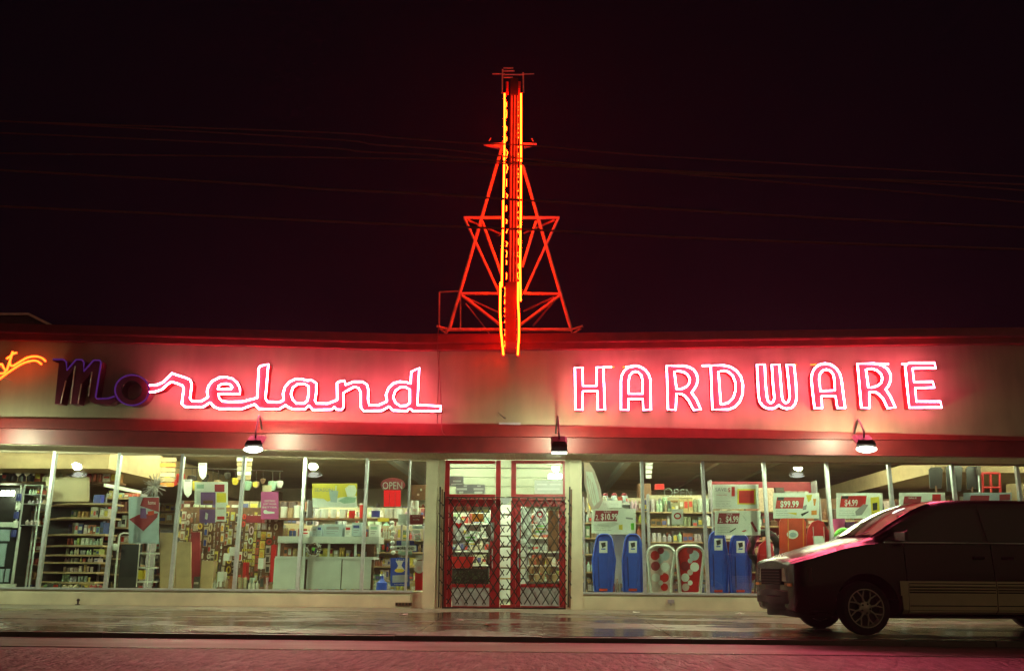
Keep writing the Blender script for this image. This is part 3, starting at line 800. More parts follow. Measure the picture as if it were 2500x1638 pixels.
# ================================================================== gooseneck lamps
def lamp(px, py, wpx, tilt, apex, foot, label, Y=-2.1, skirt=1.0, glowing=True):
    c = P(px, py, Y)
    hw = (P(px+wpx/2, py, Y)-P(px-wpx/2, py, Y)).length/2
    t = thing('gooseneck_lamp', label, 'lamp', c, 'lamps over the shop windows')
    rot = Matrix.Rotation(rad(tilt), 3, 'X')
    def q(x, y, z): return c+rot @ Vector((x, y, z))
    def dome(rx, ry, rz, ex, z0, n_=10, m_=6):
        rows = []
        for j in range(m_+1):
            a_ = math.pi/2*j/m_
            rows.append([q(rx*math.cos(a_)*math.cos(2*math.pi*i/n_), ry*math.cos(a_)*math.sin(2*math.pi*i/n_)+ex, z0-rz*math.sin(a_)) for i in range(n_+1)])
        g_ = MB(); g_.grid(rows); return g_
    mb = MB()
    mb.hexa([q(-hw, -0.16, -0.10*skirt), q(hw, -0.16, -0.10*skirt), q(hw, -0.15, -0.10*skirt), q(-hw, -0.15, -0.10*skirt)],
            [q(-hw*0.95, -0.15, 0.02), q(hw*0.95, -0.15, 0.02), q(hw*0.95, -0.13, 0.02), q(-hw*0.95, -0.13, 0.02)])
    mb.hexa([q(-hw, -0.15, 0.021), q(hw, -0.15, 0.021), q(hw, 0.15, 0.021), q(-hw, 0.15, 0.021)],
            [q(-hw*0.75, -0.09, 0.075), q(hw*0.75, -0.09, 0.075), q(hw*0.75, 0.10, 0.075), q(-hw*0.75, 0.10, 0.075)])
    mb.build('lamp_hood', M['iron'], t)
    dome(hw*0.62, 0.11, 0.09, 0.02, 0.018).build('reflector', M['lamp'], t, smooth=True)
    if glowing:
        k_ = [math.sin(math.pi*(0.06+0.88*i/8)) for i in range(9)]
        MB().tube([q(lerp(-hw, hw, i/8), -0.185, -0.055-0.01*k_[i]) for i in range(9)], [0.062*(v**0.6) for v in k_], 10).build('lens', M['lens'], t, smooth=60)
    else:
        MB().tube([q(-hw*0.92, -0.165, -0.11), q(hw*0.92, -0.165, -0.11)], 0.018, 8).build('lens', M['lens'], t, smooth=60)
    top = q(0, 0.0, 0.075)
    pts = [P(*foot, FY-0.06), P(lerp(foot[0], apex[0], .6), lerp(foot[1], apex[1], .75), -1.4), P(*apex, -1.75), top+Vector((0, -0.01, 0.12)), top]
    MB().tube(smoothpath(pts, k=5), 0.017, 7).build('arm', M['iron'], t, smooth=60)
    return t
lamp(-92, 1078, 44, 36, (-84, 1008), (-76, 1040), 'gooseneck lamp just beyond the left edge of the shop front')
lamp(625, 1078, 44, 34, (632, 1016), (640, 1048), 'gooseneck lamp glowing below the l of the script sign, left of the entrance')
lamp(1365, 1080, 40, 38, (1362, 1018), (1357, 1058), 'gooseneck lamp seen from behind its dark hood, beside the entrance', glowing=False)
lamp(2108, 1077, 48, 34, (2096, 1025), (2086, 1058), 'gooseneck lamp glowing below the second R, nearest the van')

# ================================================================== overhead wires across the street
WR = [[(-200, 290), (752, 322), (954, 336), (1122, 349), (1281, 355), (1565, 379), (1880, 397), (2195, 415), (2700, 442)],
      [(-200, 285), (752, 337), (920, 354), (1089, 366), (1281, 388), (1460, 406), (1800, 437), (2195, 468), (2700, 512)],
      [(-200, 316), (719, 357), (887, 371), (1055, 379), (1281, 398), (1775, 424), (2195, 444), (2700, 480)],
      [(-200, 372), (719, 384), (980, 389), (1281, 402), (1775, 428), (2195, 440), (2700, 458)],
      [(-200, 405), (568, 447), (786, 462), (1021, 473), (1281, 489), (1618, 510), (2038, 534), (2700, 565)],
      [(-200, 495), (551, 529), (719, 537), (988, 549), (1281, 560), (1618, 578), (2038, 594), (2700, 615)]]
WL = ['topmost thin overhead wire crossing above the bracket of the sign tower', 'second overhead wire from the top, dipping steeply to the right', 'third overhead wire from the top, close above the fourth',
      'fourth overhead wire from the top, nearly level over the street', 'fifth overhead wire, crossing the tower just above its upper crossbar', 'lowest overhead wire, crossing just under the upper crossbar of the tower']
for i, (pts, lb) in enumerate(zip(WR, WL)):
    MB().tube(smoothpath([P(x, y, -8.2-0.25*i) for x, y in pts], k=5), 0.009 if i < 4 else 0.012, 5).build('overhead_wire', M['wire'], label=lb, cat='wire', group='wires over the street')
# ================================================================== inside the shop
MB().box(-3.55, 1.95, 0.2, 13.9, 3.44, 3.48).build('entry_ceiling', M['white'], ST)
MB().box(-3.72, -3.55, 0.2, 13.9, 3.28, 3.49).build('ceiling_beam', M['white'], ST)
MB().box(1.95, 2.12, 0.2, 13.9, 3.28, 3.49).build('ceiling_beam', M['white'], ST)
MB().box(-13.85, -9.1, 0.7, 13.9, 2.78, 3.36).build('wall_soffit', M['kraft'], ST)
MB().box(8.0, 11.95, 0.7, 13.9, 2.78, 3.12).build('wall_soffit', M['kraft'], ST)
for x in (4.45, 5.95): MB().box(x, x+0.05, 0.3, 13.9, 3.42, 3.49).build('ceiling_conduit', M['soffit'], ST)
LBL = ['front row', 'middle row', 'rear row']
for j, (Y, zc) in enumerate(((0.95, 3.44), (2.4, 3.44), (3.15, 3.44))):
    for k, x in enumerate((-7.9, -5.3, -2.0, 0.5, 3.5, 6.4)):
        if j == 2 and k in (2, 3): continue
        z = 3.43 if k in (2, 3) else (3.40 if j == 0 else 3.5)
        t = thing('strip_light', f'shaded fluorescent strip light on the shop ceiling, {LBL[j]}, {["first", "second", "third", "fourth", "fifth", "sixth", "seventh", "eighth"][k]} from the left', 'light', (x, Y, z-0.15), 'ceiling strip lights')
        MB().box(x-1.1, x+1.1, Y-0.13, Y+0.13, z-0.035, z-0.003).build('housing', M['white'], t)
        for s_ in (-0.05, 0.05): MB().tube([(x-1.05, Y+s_, z-0.09), (x+1.05, Y+s_, z-0.09)], 0.022, 6).build('tube', M['fluor'], t)

ORD = ['first', 'second', 'third', 'fourth', 'fifth', 'sixth', 'seventh', 'eighth', 'ninth', 'tenth', 'eleventh', 'twelfth', 'thirteenth', 'fourteenth', 'fifteenth', 'sixteenth', 'seventeenth', 'eighteenth', 'nineteenth', 'twentieth']
for i, (a_, b_) in enumerate([(u, v) for e in edges for u, v in zip(e[:-1], e[1:])]):
    x = (a_+b_)/2; z = interp(x, SOF)+0.065
    t = thing('display_light', f'slim fluorescent tube above the {ORD[i]} window bay from the left, inside the glass', 'light', (x, 0.13, z), 'window display lights')
    MB().box(a_+0.1, b_-0.1, 0.17, 0.23, z+0.03, z+0.05).build('batten', M['white'], t)
    MB().tube([(a_+0.12, 0.2, z), (b_-0.12, 0.2, z)], 0.016, 6).build('tube', M['fluor'], t)

PAL = dict(
    mix=[(0.55, 0.5, 0.42), (0.6, 0.58, 0.5), (0.35, 0.05, 0.04), (0.05, 0.07, 0.22), (0.42, 0.27, 0.12), (0.62, 0.5, 0.1), (0.1, 0.1, 0.1), (0.5, 0.5, 0.5), (0.15, 0.25, 0.12), (0.45, 0.2, 0.08), (0.66, 0.64, 0.58), (0.3, 0.18, 0.1)],
    tins=[(0.66, 0.64, 0.56), (0.6, 0.58, 0.52), (0.5, 0.48, 0.4), (0.55, 0.1, 0.06), (0.5, 0.44, 0.16), (0.4, 0.4, 0.42), (0.7, 0.68, 0.62)],
    dark=[(0.6, 0.55, 0.45), (0.65, 0.62, 0.56), (0.5, 0.36, 0.22), (0.16, 0.05, 0.03), (0.3, 0.12, 0.06), (0.06, 0.05, 0.05), (0.4, 0.1, 0.05), (0.2, 0.14, 0.09), (0.45, 0.32, 0.2), (0.5, 0.46, 0.4), (0.1, 0.07, 0.05), (0.55, 0.4, 0.1)],
    white=[(0.74, 0.74, 0.68), (0.7, 0.72, 0.7), (0.66, 0.62, 0.52), (0.76, 0.76, 0.72), (0.5, 0.46, 0.4), (0.5, 0.08, 0.06), (0.4, 0.45, 0.55)],
    jars=[(0.55, 0.55, 0.48), (0.4, 0.36, 0.24), (0.3, 0.3, 0.26), (0.6, 0.58, 0.5), (0.36, 0.14, 0.05), (0.5, 0.42, 0.2), (0.22, 0.24, 0.2)],
)
def fill(mb, xa, xb, z, hmax, Y, dep, pal, shape='mix', size=(0.06, 0.18), rows=1):
    for rw in range(rows):
        x = xa+0.02
        yy = Y+dep*rw/rows
        while x < xb-0.05:
            wd = R.uniform(*size); hh = hmax*R.uniform(0.5, 0.93)
            if x+wd > xb: break
            mb.cur = tuple(c*R.uniform(0.75, 1.15) for c in R.choice(PAL[pal]))
            s = shape if shape != 'mix' else R.choice(['box', 'box', 'can', 'bottle'])
            n = R.choice([1, 1, 2, 3])
            for k in range(n):
                if x+wd > xb: break
                if s == 'box':
                    y0_ = yy+R.uniform(0, 0.04)
                    mb.box(x, x+wd*0.95, y0_, yy+dep/rows*0.8, z, z+hh)
                    keep = mb.cur; mb.cur = R.choice([(0.75, 0.74, 0.68), (0.6, 0.06, 0.04), (0.08, 0.1, 0.3), (0.7, 0.55, 0.08), (0.05, 0.05, 0.05), (0.7, 0.68, 0.6)])
                    l0, l1 = R.uniform(0.1, 0.4), R.uniform(0.55, 0.9)
                    mb.box(x+wd*0.1, x+wd*0.85, y0_-0.003, y0_, z+hh*l0, z+hh*l1)
                    mb.cur = keep
                elif s == 'can': mb.lathe((x+wd/2, yy+wd/2, z), [(wd*0.46, 0), (wd*0.47, hh*0.92), (wd*0.42, hh)], n=8)
                else: mb.lathe((x+wd/2, yy+wd/2, z), [(wd*0.42, 0), (wd*0.44, hh*0.62), (wd*0.17, hh*0.8), (wd*0.17, hh)], n=8)
                x += wd
            x += R.uniform(0.0, 0.035)
def shelf_unit(label, xa, xb, Y, dep, zs, ztop, pal, mback=None, shape='mix', size=(0.06, 0.18), mshelf=None, cat='shelving', rows=1, full=0.95, name='shelf_unit'):
    t = thing(name, label, cat, ((xa+xb)/2, Y+dep/2, 0.1))
    MB().box(xa, xb, Y+dep, Y+dep+0.03, 0.1, ztop).build('back_panel', mback or (M['brown'] if pal == 'dark' else M['iwall']), t)
    for x in (xa-0.03, xb): MB().box(x, x+0.03, Y, Y+dep, 0.1, ztop).build('upright', M['mgrey'], t)
    mb = MB()
    for i, z in enumerate(zs):
        MB().box(xa, xb, Y-0.01, Y+dep, z-0.03, z).build('shelf', mshelf or M['kraft'], t)
        nx = zs[i+1]-0.04 if i+1 < len(zs) else max(z+0.2, ztop)
        fill(mb, xa, xb, z, (nx-z)*full, Y+0.02, dep-0.04, pal, shape, size, rows)
    mb.build('merchandise', M['merch'], t, colors=True, kind='stuff')
    return t
def xz(px, py, Y): q = P(px, py, Y); return q.x, q.z
# long rows deeper in the shop
ROWS = [(-13.4, -9.6, 4.2, 2.25, 'mix', 'long low-lit shelf row deep behind the far left window'), (-9.2, -5.9, 4.8, 2.35, 'dark', 'tall shelf row deep behind the pegboard display'), (-5.5, -2.2, 4.0, 2.15, 'white', 'shelf row of white paint tubs deep behind the counter'),
        (-1.9, 1.6, 8.5, 2.4, 'mix', 'back shelf row glimpsed through the door panes'), (2.0, 5.3, 4.6, 2.3, 'jars', 'shelf row of jars and tins behind the blue sleds'), (5.7, 9.0, 4.2, 2.4, 'dark', 'dim shelf row behind the price posters near the van'), (9.3, 11.8, 3.6, 2.5, 'dark', 'dim shelf row in the far right corner'),
        (-13.0, -5.0, 9.5, 2.6, 'mix', 'rearmost shelf row on the left side of the shop'), (-4.6, -2.0, 10.5, 2.7, 'tins', 'rearmost shelf row beyond the counter'), (2.2, 11.5, 9.5, 2.6, 'mix', 'rearmost shelf row on the right side of the shop')]
for xa, xb, Y, zt, pal, lb in ROWS:
    n = 6
    shelf_unit(lb, xa, xb, Y, 0.45, [0.2+(zt-0.35)*i/n for i in range(n+1)], zt+0.1, pal, size=(0.08, 0.24))

def card(name, label, cat, r, Y, m, prints=(), texts=(), dep=0.006, group=None, polys=()):
    """flat card or poster with its printed areas as thin children"""
    x0, y0, x1, y1 = r
    c = P((x0+x1)/2, y1, Y)
    t = thing(name, label, cat, c, group)
    MB().pxquad(x0, y0, x1, y1, Y, dep).build('board', m, t)
    for k, (a, b, c_, d, mm) in enumerate(prints): MB().pxquad(a, b, c_, d, Y-0.0025-0.0004*k, 0.002).build('printed_panel', M[mm], t)
    for k, (pts, mm) in enumerate(polys): MB().poly([[P(x, y, Y-0.004-0.0004*k) for x, y in pts]], 0.002).build('printed_shape', M[mm], t)
    for (s, a, b, c_, d, mm, *o) in texts: text_into(MB(), s, a, b, c_, d, Y-0.0075, bold=(o[0] if o else 0.0), shear=(o[1] if len(o) > 1 else 0)).build('lettering', M[mm], t)
    if name == 'price_poster':
        for k in range(3): text_into(MB(), R.choice(['limited time offer', 'while supplies last', 'assorted kinds', 'in store only']), x0+7, y1-20+k*5.5, x0+R.uniform(34, 50), y1-17+k*5.5, Y-0.0075).build('small_print', M['mgrey'], t)
    return t
HY = 0.30      # things hung just inside the glass
# ---- price posters
def par(x0, y0, x1, y1, s=4): return [(x0, y1), (x1-s, y1), (x1, y0), (x0+s, y0)]
card('price_poster', 'white poster with red $10.99 label above the two left blue sleds', 'poster', (1444, 1241, 1552, 1301), HY, M['paper'],
     polys=[(par(1450, 1246, 1510, 1272), 'maroon'), ([(1458, 1279), (1500, 1273), (1512, 1278), (1490, 1287), (1462, 1284)], 'grey'), ([(1528, 1262), (1545, 1264), (1545, 1268), (1528, 1266)], 'mgrey'), ([(1511, 1281), (1520, 1280), (1520, 1293), (1511, 1292)], 'yellow'), ([(1540, 1277), (1548, 1276), (1548, 1293), (1541, 1293)], 'green')],
     texts=[('$10.99', 1467, 1253, 1508, 1271, 'paper', 0.02), ('2.', 1454, 1256, 1463, 1269, 'paper'), ('SALE', 1474, 1247, 1492, 1251, 'paper')], group='price posters')
card('price_poster', 'white poster reading SAVE $1, topmost over the two right blue sleds', 'poster', (1740, 1182, 1852, 1242), HY, M['paper'],
     prints=[(1800, 1193, 1845, 1231, 'yellow'), (1804, 1197, 1841, 1228, 'pred')], texts=[('SAVE', 1746, 1190, 1774, 1199, 'mgrey', 0.01), ('$', 1777, 1190, 1783, 1202, 'pred'), ('1', 1786, 1188, 1794, 1211, 'pred', 0.03), ('today only', 1749, 1206, 1775, 1210, 'pred')], group='price posters')
card('price_poster', 'white poster with red $4.99 label hung under the SAVE $1 poster', 'poster', (1745, 1246, 1857, 1306), HY, M['paper'],
     polys=[(par(1751, 1252, 1806, 1278), 'maroon'), ([(1780, 1298), (1796, 1288), (1797, 1290), (1783, 1299)], 'black'), ([(1832, 1275), (1837, 1272), (1850, 1296), (1845, 1299)], 'maroon'), ([(1810, 1296), (1820, 1293), (1824, 1295), (1815, 1298)], 'pred'), ([(1812, 1258), (1814, 1257), (1823, 1270), (1821, 1271)], 'grey')],
     texts=[('$4.99', 1772, 1259, 1803, 1277, 'paper', 0.02), ('2.', 1756, 1264, 1764, 1275, 'paper'), ('SALE', 1774, 1253, 1788, 1257, 'paper')], group='price posters')
card('price_poster', 'white poster with red $99.99 label and yellow tools above the orange sled', 'poster', (1888, 1203, 2000, 1265), HY, M['paper'],
     polys=[(par(1893, 1213, 1964, 1241), 'pred'), (par(1897, 1213, 1915, 1221, 2), 'black'), ([(1968, 1208), (1983, 1207), (1980, 1220), (1973, 1226)], 'yellow'), ([(1985, 1217), (1993, 1217), (1990, 1234), (1987, 1234)], 'orange'), ([(1960, 1236), (1970, 1231), (1968, 1243), (1960, 1245)], 'mgrey'), ([(1920, 1251), (1945, 1251), (1945, 1257), (1932, 1254)], 'yellow'), ([(1955, 1254), (1974, 1247), (1974, 1250), (1958, 1260)], 'black'), ([(1981, 1246), (1994, 1245), (1994, 1256), (1981, 1257)], 'orange')],
     texts=[('$99.99', 1905, 1222, 1950, 1240, 'paper', 0.02)], group='price posters')
card('price_poster', 'white poster with red $4.99 label and a yellow strip, above the green ring', 'poster', (2042, 1203, 2155, 1265), HY, M['paper'],
     polys=[(par(2050, 1210, 2116, 1238), 'pred'), (par(2054, 1210, 2072, 1217, 2), 'black'), ([(2088, 1248), (2108, 1230), (2120, 1232), (2104, 1257), (2090, 1258)], 'mgrey'), ([(2125, 1214), (2146, 1212), (2148, 1252), (2128, 1256)], 'yellow'), ([(2130, 1228), (2142, 1226), (2142, 1244), (2131, 1246)], 'black')],
     texts=[('$4.99', 2062, 1219, 2094, 1237, 'paper', 0.02)], group='price posters')
card('price_poster', 'white poster with dark label mostly hidden by the van windscreen', 'poster', (2195, 1202, 2307, 1264), HY, M['paper'],
     polys=[(par(2204, 1211, 2250, 1238), 'maroon'), ([(2276, 1206), (2297, 1206), (2297, 1222), (2276, 1222)], 'pred')], texts=[('SALE', 2218, 1213, 2238, 1217, 'paper')], group='price posters')
card('price_poster', 'greyish poster mostly hidden behind the van roof at the right', 'poster', (2352, 1202, 2470, 1264), HY, M['pblue'],
     polys=[(par(2366, 1209, 2416, 1236), 'maroon'), ([(2440, 1207), (2466, 1206), (2466, 1220), (2440, 1221)], 'maroon')], group='price posters')
# ---- blue sleds, patterned sleds
def outline_board(name, label, cat, cx, ytop, ybot, wtop, wmid, wbot, Y, m, group, lean=0.0, rim=None, deco=None):
    prof = [(0.0, wtop*0.35), (0.02, wtop*0.62), (0.06, wtop*0.86), (0.14, wtop), (0.45, wmid), (0.75, lerp(wmid, wbot, 0.55)), (0.97, wbot), (1.0, wbot*0.9)]
    L = [(cx-wd/2+lean*(1-s), lerp(ytop, ybot, s)) for s, wd in prof]; Rr = [(cx+wd/2+lean*(1-s), lerp(ytop, ybot, s)) for s, wd in reversed(prof)]
    pts = L+Rr
    t = thing(name, label, cat, P(cx, ybot, Y), group)
    MB().poly([[P(x, y, Y) for x, y in pts]], 0.05).build('deck', m, t)
    ins = [(cx+(x-cx)*0.97, lerp(ytop, ybot, 0.5)+(y-lerp(ytop, ybot, 0.5))*0.985) for x, y in pts]
    mb = MB(); mb.tube([P(x, y, Y-0.01) for x, y in ins], 0.022 if rim is None else 0.032, 6, closed=True); mb.build('rim', rim or m, t, smooth=60)
    rec = [(cx+lean*0.4+(x-cx-lean*0.4)*0.72, lerp(ytop, ybot, 0.55)+(y-lerp(ytop, ybot, 0.55))*0.86) for x, y in pts]
    MB().poly([[P(x, y, Y-0.018) for x, y in rec]], 0.018).build('raised_panel', m, t)
    if deco: deco(t, cx, ytop, ybot, Y-0.018)
    return t
def sled_deco(t, cx, a, b, Y):
    MB().pxquad(cx-10, a+17, cx+10, a+46, Y-0.004, 0.003).build('sticker', M['paper'], t)
    MB().poly([[P(x, y, Y-0.008) for x, y in [(cx-6, a+22), (cx+5, a+20), (cx+6, a+30), (cx-3, a+34)]]], 0.003).build('emblem', M['black'], t)
    MB().pxquad(cx-5, a+35, cx+5, a+38, Y-0.008, 0.003).build('emblem', M['blue'], t)
    MB().pxquad(cx-10, b-11, cx+10, b-5, Y-0.004, 0.003).build('foot_mark', M['ored'], t)
    for s in (-13, 13): MB().tube([P(cx+s, a+55, Y-0.006), P(cx+s*0.8, b-16, Y-0.006)], 0.012, 5).build('runner', M['dblue'] if s < 0 else M['blue'], t)
SG_ = 'blue sleds in the window'
outline_board('blue_sled', 'blue plastic sled, leftmost of four, right beside the entrance pilaster', 'sled', 1473, 1303, 1447, 42, 57, 44, 0.42, M['blue'], SG_, 2, deco=sled_deco)
outline_board('blue_sled', 'blue plastic sled second from the entrance, next to a patterned sled', 'sled', 1545, 1303, 1447, 40, 52, 46, 0.44, M['blue'], SG_, 0, deco=sled_deco)
outline_board('blue_sled', 'darker blue sled, left one of the pair under the lower $4.99 poster', 'sled', 1754, 1297, 1450, 40, 53, 46, 0.42, M['blue'], SG_, -4, deco=sled_deco)
outline_board('blue_sled', 'blue sled beside the upright wheelbarrow, rightmost of the four', 'sled', 1808, 1303, 1450, 44, 56, 50, 0.46, M['blue'], SG_, -3, deco=sled_deco)
def pat_deco(t, cx, a, b, Y):
    h = b-a
    for i, (x, y, r_, mm) in enumerate([(-14, 0.2, 11, 'pred'), (10, 0.2, 12, 'pblue'), (-13, 0.42, 11, 'maroon'), (11, 0.44, 11, 'paper'), (-12, 0.66, 10, 'paper'), (9, 0.66, 11, 'pred'), (-11, 0.86, 9, 'pinkw'), (9, 0.86, 9, 'pred'), (0, 0.1, 8, 'maroon'), (0, 0.31, 6, 'pblue'), (0, 0.55, 7, 'pinkw'), (0, 0.77, 6, 'paper')]):
        MB().poly([[P(cx+x+px_, a+h*y+py_, Y-0.003-0.0004*i) for px_, py_ in ellipse(0, 0, r_, r_*1.05, 14)]], 0.002).build('printed_spot', M[mm], t)
def patsled(cx, label, base='pred'):
    prof = [(0.0, 22), (0.02, 38), (0.06, 54), (0.12, 64), (0.2, 67), (0.5, 58), (0.8, 52), (0.95, 50), (0.985, 44), (1.0, 34)]
    a, b, Y = 1332, 1449, 0.42
    pts = [(cx-wd/2, lerp(a, b, s)) for s, wd in prof]+[(cx+wd/2, lerp(a, b, s)) for s, wd in reversed(prof)]
    t = thing('patterned_sled', label, 'sled', P(cx, b, Y), 'patterned sleds')
    MB().poly([[P(x, y, Y) for x, y in pts]], 0.05).build('deck', M[base], t)
    MB().tube([P(x, y, Y-0.012) for x, y in pts], 0.034, 6, closed=True).build('rim', M['white'], t, smooth=60)
    pat_deco(t, cx, a, b, Y)
patsled(1613, 'foam sled with red and blue spots and white rim, nearer the entrance', 'spale')
patsled(1685, 'foam sled with mostly red spots and white rim, beside the darker blue sled')
# ---- more winter goods right of them
t = thing('wheelbarrow', 'red wheelbarrow stood on end with its black tyre uppermost, left of the van', 'wheelbarrow', P(1868, 1450, 0.35))
mb = MB(); mb.tube([P(1866+33*math.cos(a), 1338+38*math.sin(a), 0.45) for a in [2*math.pi*i/22 for i in range(22)]], 0.075, 8, closed=True); mb.build('tyre', M['rubber'], t, smooth=60)
MB().poly([[P(x, y, 0.30) for x, y in [(1855, 1330), (1872, 1316), (1886, 1330), (1893, 1370), (1892, 1448), (1852, 1448), (1850, 1370)]]], 0.10).build('tray', M['pred'], t)
MB().tube([P(1843, 1448, 0.5), P(1850, 1350, 0.42), P(1866, 1338, 0.4)], 0.018, 6).build('handle', M['iron'], t)
MB().tube([P(1903, 1448, 0.5), P(1890, 1350, 0.42), P(1866, 1338, 0.4)], 0.018, 6).build('handle', M['iron'], t)
t = thing('orange_sled', 'tall orange-red sled with yellow runners and an oval sticker', 'sled', P(1938, 1450, 0.3))
MB().poly([[P(x, y, 0.3) for x, y in [(1905, 1450), (1903, 1275), (1908, 1264), (1962, 1264), (1968, 1275), (1970, 1450)]]], 0.05).build('deck', M['ored'], t)
for x in (1924, 1961): MB().tube([P(x, 1266, 0.292), P(x+2, 1448, 0.292)], 0.010, 5).build('runner', M['orange'], t)
MB().poly([[P(x, y, 0.294) for x, y in ellipse(1935, 1304, 14, 11, 18)]], 0.003).build('sticker', M['paper'], t)
MB().poly([[P(x, y, 0.290) for x, y in ellipse(1936, 1305, 9, 6, 14)]], 0.003).build('sticker_print', M['pblue'], t)
t = thing('red_sled', 'glossy red round-topped sled with a white tag, right of the orange sled', 'sled', P(1997, 1450, 0.3))
MB().poly([[P(x, y, 0.32) for x, y in [(1970, 1450), (1970, 1310), (1974, 1288), (1983, 1274), (1997, 1269), (2010, 1273), (2019, 1288), (2024, 1310), (2026, 1450)]]], 0.06).build('deck', M['pred'], t)
for x in (1987, 2013): MB().tube([P(x-2, 1285, 0.31), P(x, 1320, 0.30), P(x+2, 1445, 0.31)], 0.009, 5).build('cord', M['pinkw'], t)
MB().poly([[P(x, y, 0.305) for x, y in [(1984, 1308), (2009, 1308), (2014, 1325), (2006, 1338), (1992, 1334), (1986, 1322)]]], 0.006).build('tag', M['paper'], t)
t = thing('green_ring', 'bright green inflatable ring showing over the van bonnet', 'ring', P(2062, 1340, 0.35))
MB().tube([P(2060+19*math.cos(a), 1316+22*math.sin(a), 0.35) for a in [2*math.pi*i/24 for i in range(24)]], 0.055, 8, closed=True).build('tube', M['green'], t, smooth=60)
for i, (x, y, mm, lb) in enumerate([(2050, 1282, 'pink', 'pink bucket on the window display beside the green ring'), (2098, 1288, 'maroon', 'dark red bucket just left of the van windscreen'), (2075, 1290, 'purple', 'purple bucket behind the green ring')]):
    q = P(x, y+18, 0.8)
    mb = MB(); mb.lathe(q, [(0.10, 0), (0.13, 0.26), (0.135, 0.27), (0.12, 0.27), (0.09, 0.02)], n=14)
    mb.build('bucket', M[mm], label=lb, cat='bucket', smooth=40)
t = thing('display_table', 'long low table carrying buckets behind the window, left of the van', 'table', P(2100, 1440, 1.0))
MB().box(5.2, 7.6, 0.65, 1.15, P(2070, 1308, 0.8).z-0.04, P(2070, 1308, 0.8).z).build('table_top', M['brown'], t)
for x in (5.25, 7.5): MB().box(x, x+0.06, 0.7, 0.76, SILL+0.005, P(2070, 1308, 0.8).z-0.04).build('leg', M['brown'], t)
# shovels hanging in the right window
for i, (x, y0, y1, wd, hh, lb) in enumerate([(2285, 1140, 1230, 34, 52, 'dark snow shovel hanging leftmost in the far right window'), (2330, 1135, 1240, 40, 64, 'broad dark snow shovel hanging in the middle of the far right window'), (2374, 1138, 1235, 30, 56, 'narrow dark shovel hanging beside the steel-handled tool')]):
    t = thing('snow_shovel', lb, 'shovel', P(x, y1, 0.5), 'hanging shovels')
    MB().poly([[P(px, py, 0.5) for px, py in [(x-wd/2, y0+6), (x-wd/3, y0), (x+wd/3, y0), (x+wd/2, y0+6), (x+wd/2-3, y0+hh), (x-wd/2+3, y0+hh)]]], 0.03).build('scoop', M['black'], t)
    MB().tube([P(x, y0+hh-6, 0.49), P(x+3, y1+40, 0.49)], 0.017, 6).build('handle', M['brown'], t)
t = thing('hand_truck', 'red tubular hand truck standing behind the van roof at the right', 'hand truck', P(2420, 1300, 0.6))
for a, b in [((2398, 1155), (2404, 1300)), ((2440, 1155), (2446, 1300)), ((2398, 1155), (2440, 1155)), ((2400, 1190), (2442, 1190)), ((2418, 1158), (2424, 1298))]:
    MB().tube([P(*a, 0.6), P(*b, 0.6)], 0.026, 7).build('tube', M['pred'], t, smooth=60)
t = thing('chrome_pole', 'shiny steel-handled tool hanging at the far right window', 'tool', P(2392, 1220, 0.45))
MB().tube([P(2386, 1120, 0.45), P(2389, 1160, 0.45)], 0.05, 8).build('head', M['iron'], t)
MB().tube([P(2389, 1160, 0.45), P(2394, 1240, 0.45)], 0.018, 8).build('shaft', M['alu'], t, smooth=60)
card('board', 'plain cardboard carton leaning in the corner of the far right window', 'carton', (2468, 1180, 2500, 1300), 0.5, M['kraft'], dep=0.2)
card('wall_sheet', 'pale sheet board fixed high in the far right corner', 'board', (2458, 1118, 2496, 1152), 1.2, M['white'], dep=0.03)
# faint neon OPEN sign, card, banner
t = thing('open_tubes', 'unlit glass tubes spelling OPEN hung high in the right window', 'sign', P(1655, 1215, HY))
for ch, a, b in [('O', 1620, 1643), ('P', 1645, 1658), ('E', 1661, 1672), ('N', 1675, 1688)]:
    text_into(MB(), ch, a, 1193 if ch != 'O' else 1190, b, 1211 if ch != 'O' else 1214, HY, bold=-0.01).build('letter', M['white'], t)
MB().tube([P(1618, 1217, HY+0.02), P(1690, 1216, HY+0.02)], 0.006, 5).build('rail', M['iron'], t)
card('notice_card', 'small white card with a red ring on the window right of the patterned sleds', 'notice', (1640, 1242, 1668, 1280), HY, M['paper'], polys=[(ellipse(1654, 1259, 9, 8, 16), 'pred'), (ellipse(1654, 1259, 6, 5, 14), 'paper')])
card('small_placard', 'white placard with faint grey lines resting above the $10.99 poster', 'sign', (1464, 1221, 1519, 1239), 0.5, M['paper'], texts=[('hardware', 1472, 1226, 1510, 1233, 'grey')])
t = thing('hanging_banner', 'faded pink and white cloth banner draped beside the right pilaster', 'banner', P(1440, 1262, 0.16))
mb = MB()
for (pts, mm) in [([(1425, 1124), (1436, 1124), (1452, 1150), (1466, 1190), (1472, 1222), (1464, 1238), (1446, 1244), (1438, 1230), (1427, 1180)], 'pinkw')]:
    MB().poly([[P(x, y, 0.2) for x, y in pts]], 0.03).build('cloth', M[mm], t)
MB().poly([[P(x, y, 0.192) for x, y in [(1430, 1150), (1446, 1152), (1458, 1190), (1464, 1222), (1450, 1236), (1442, 1215), (1432, 1180)]]], 0.006).build('white_field', M['paper'], t)
for k in range(3): MB().tube([P(1434+k*6, 1160+k*8, 0.18), P(1446+k*6, 1222+k*4, 0.18)], 0.008, 5).build('fold', M['pinkw'], t)
MB().poly([[P(x, y, 0.21) for x, y in [(1424, 1200), (1430, 1210), (1444, 1262), (1438, 1264), (1426, 1225)]]], 0.02).build('tail', M['pinkw'], t)
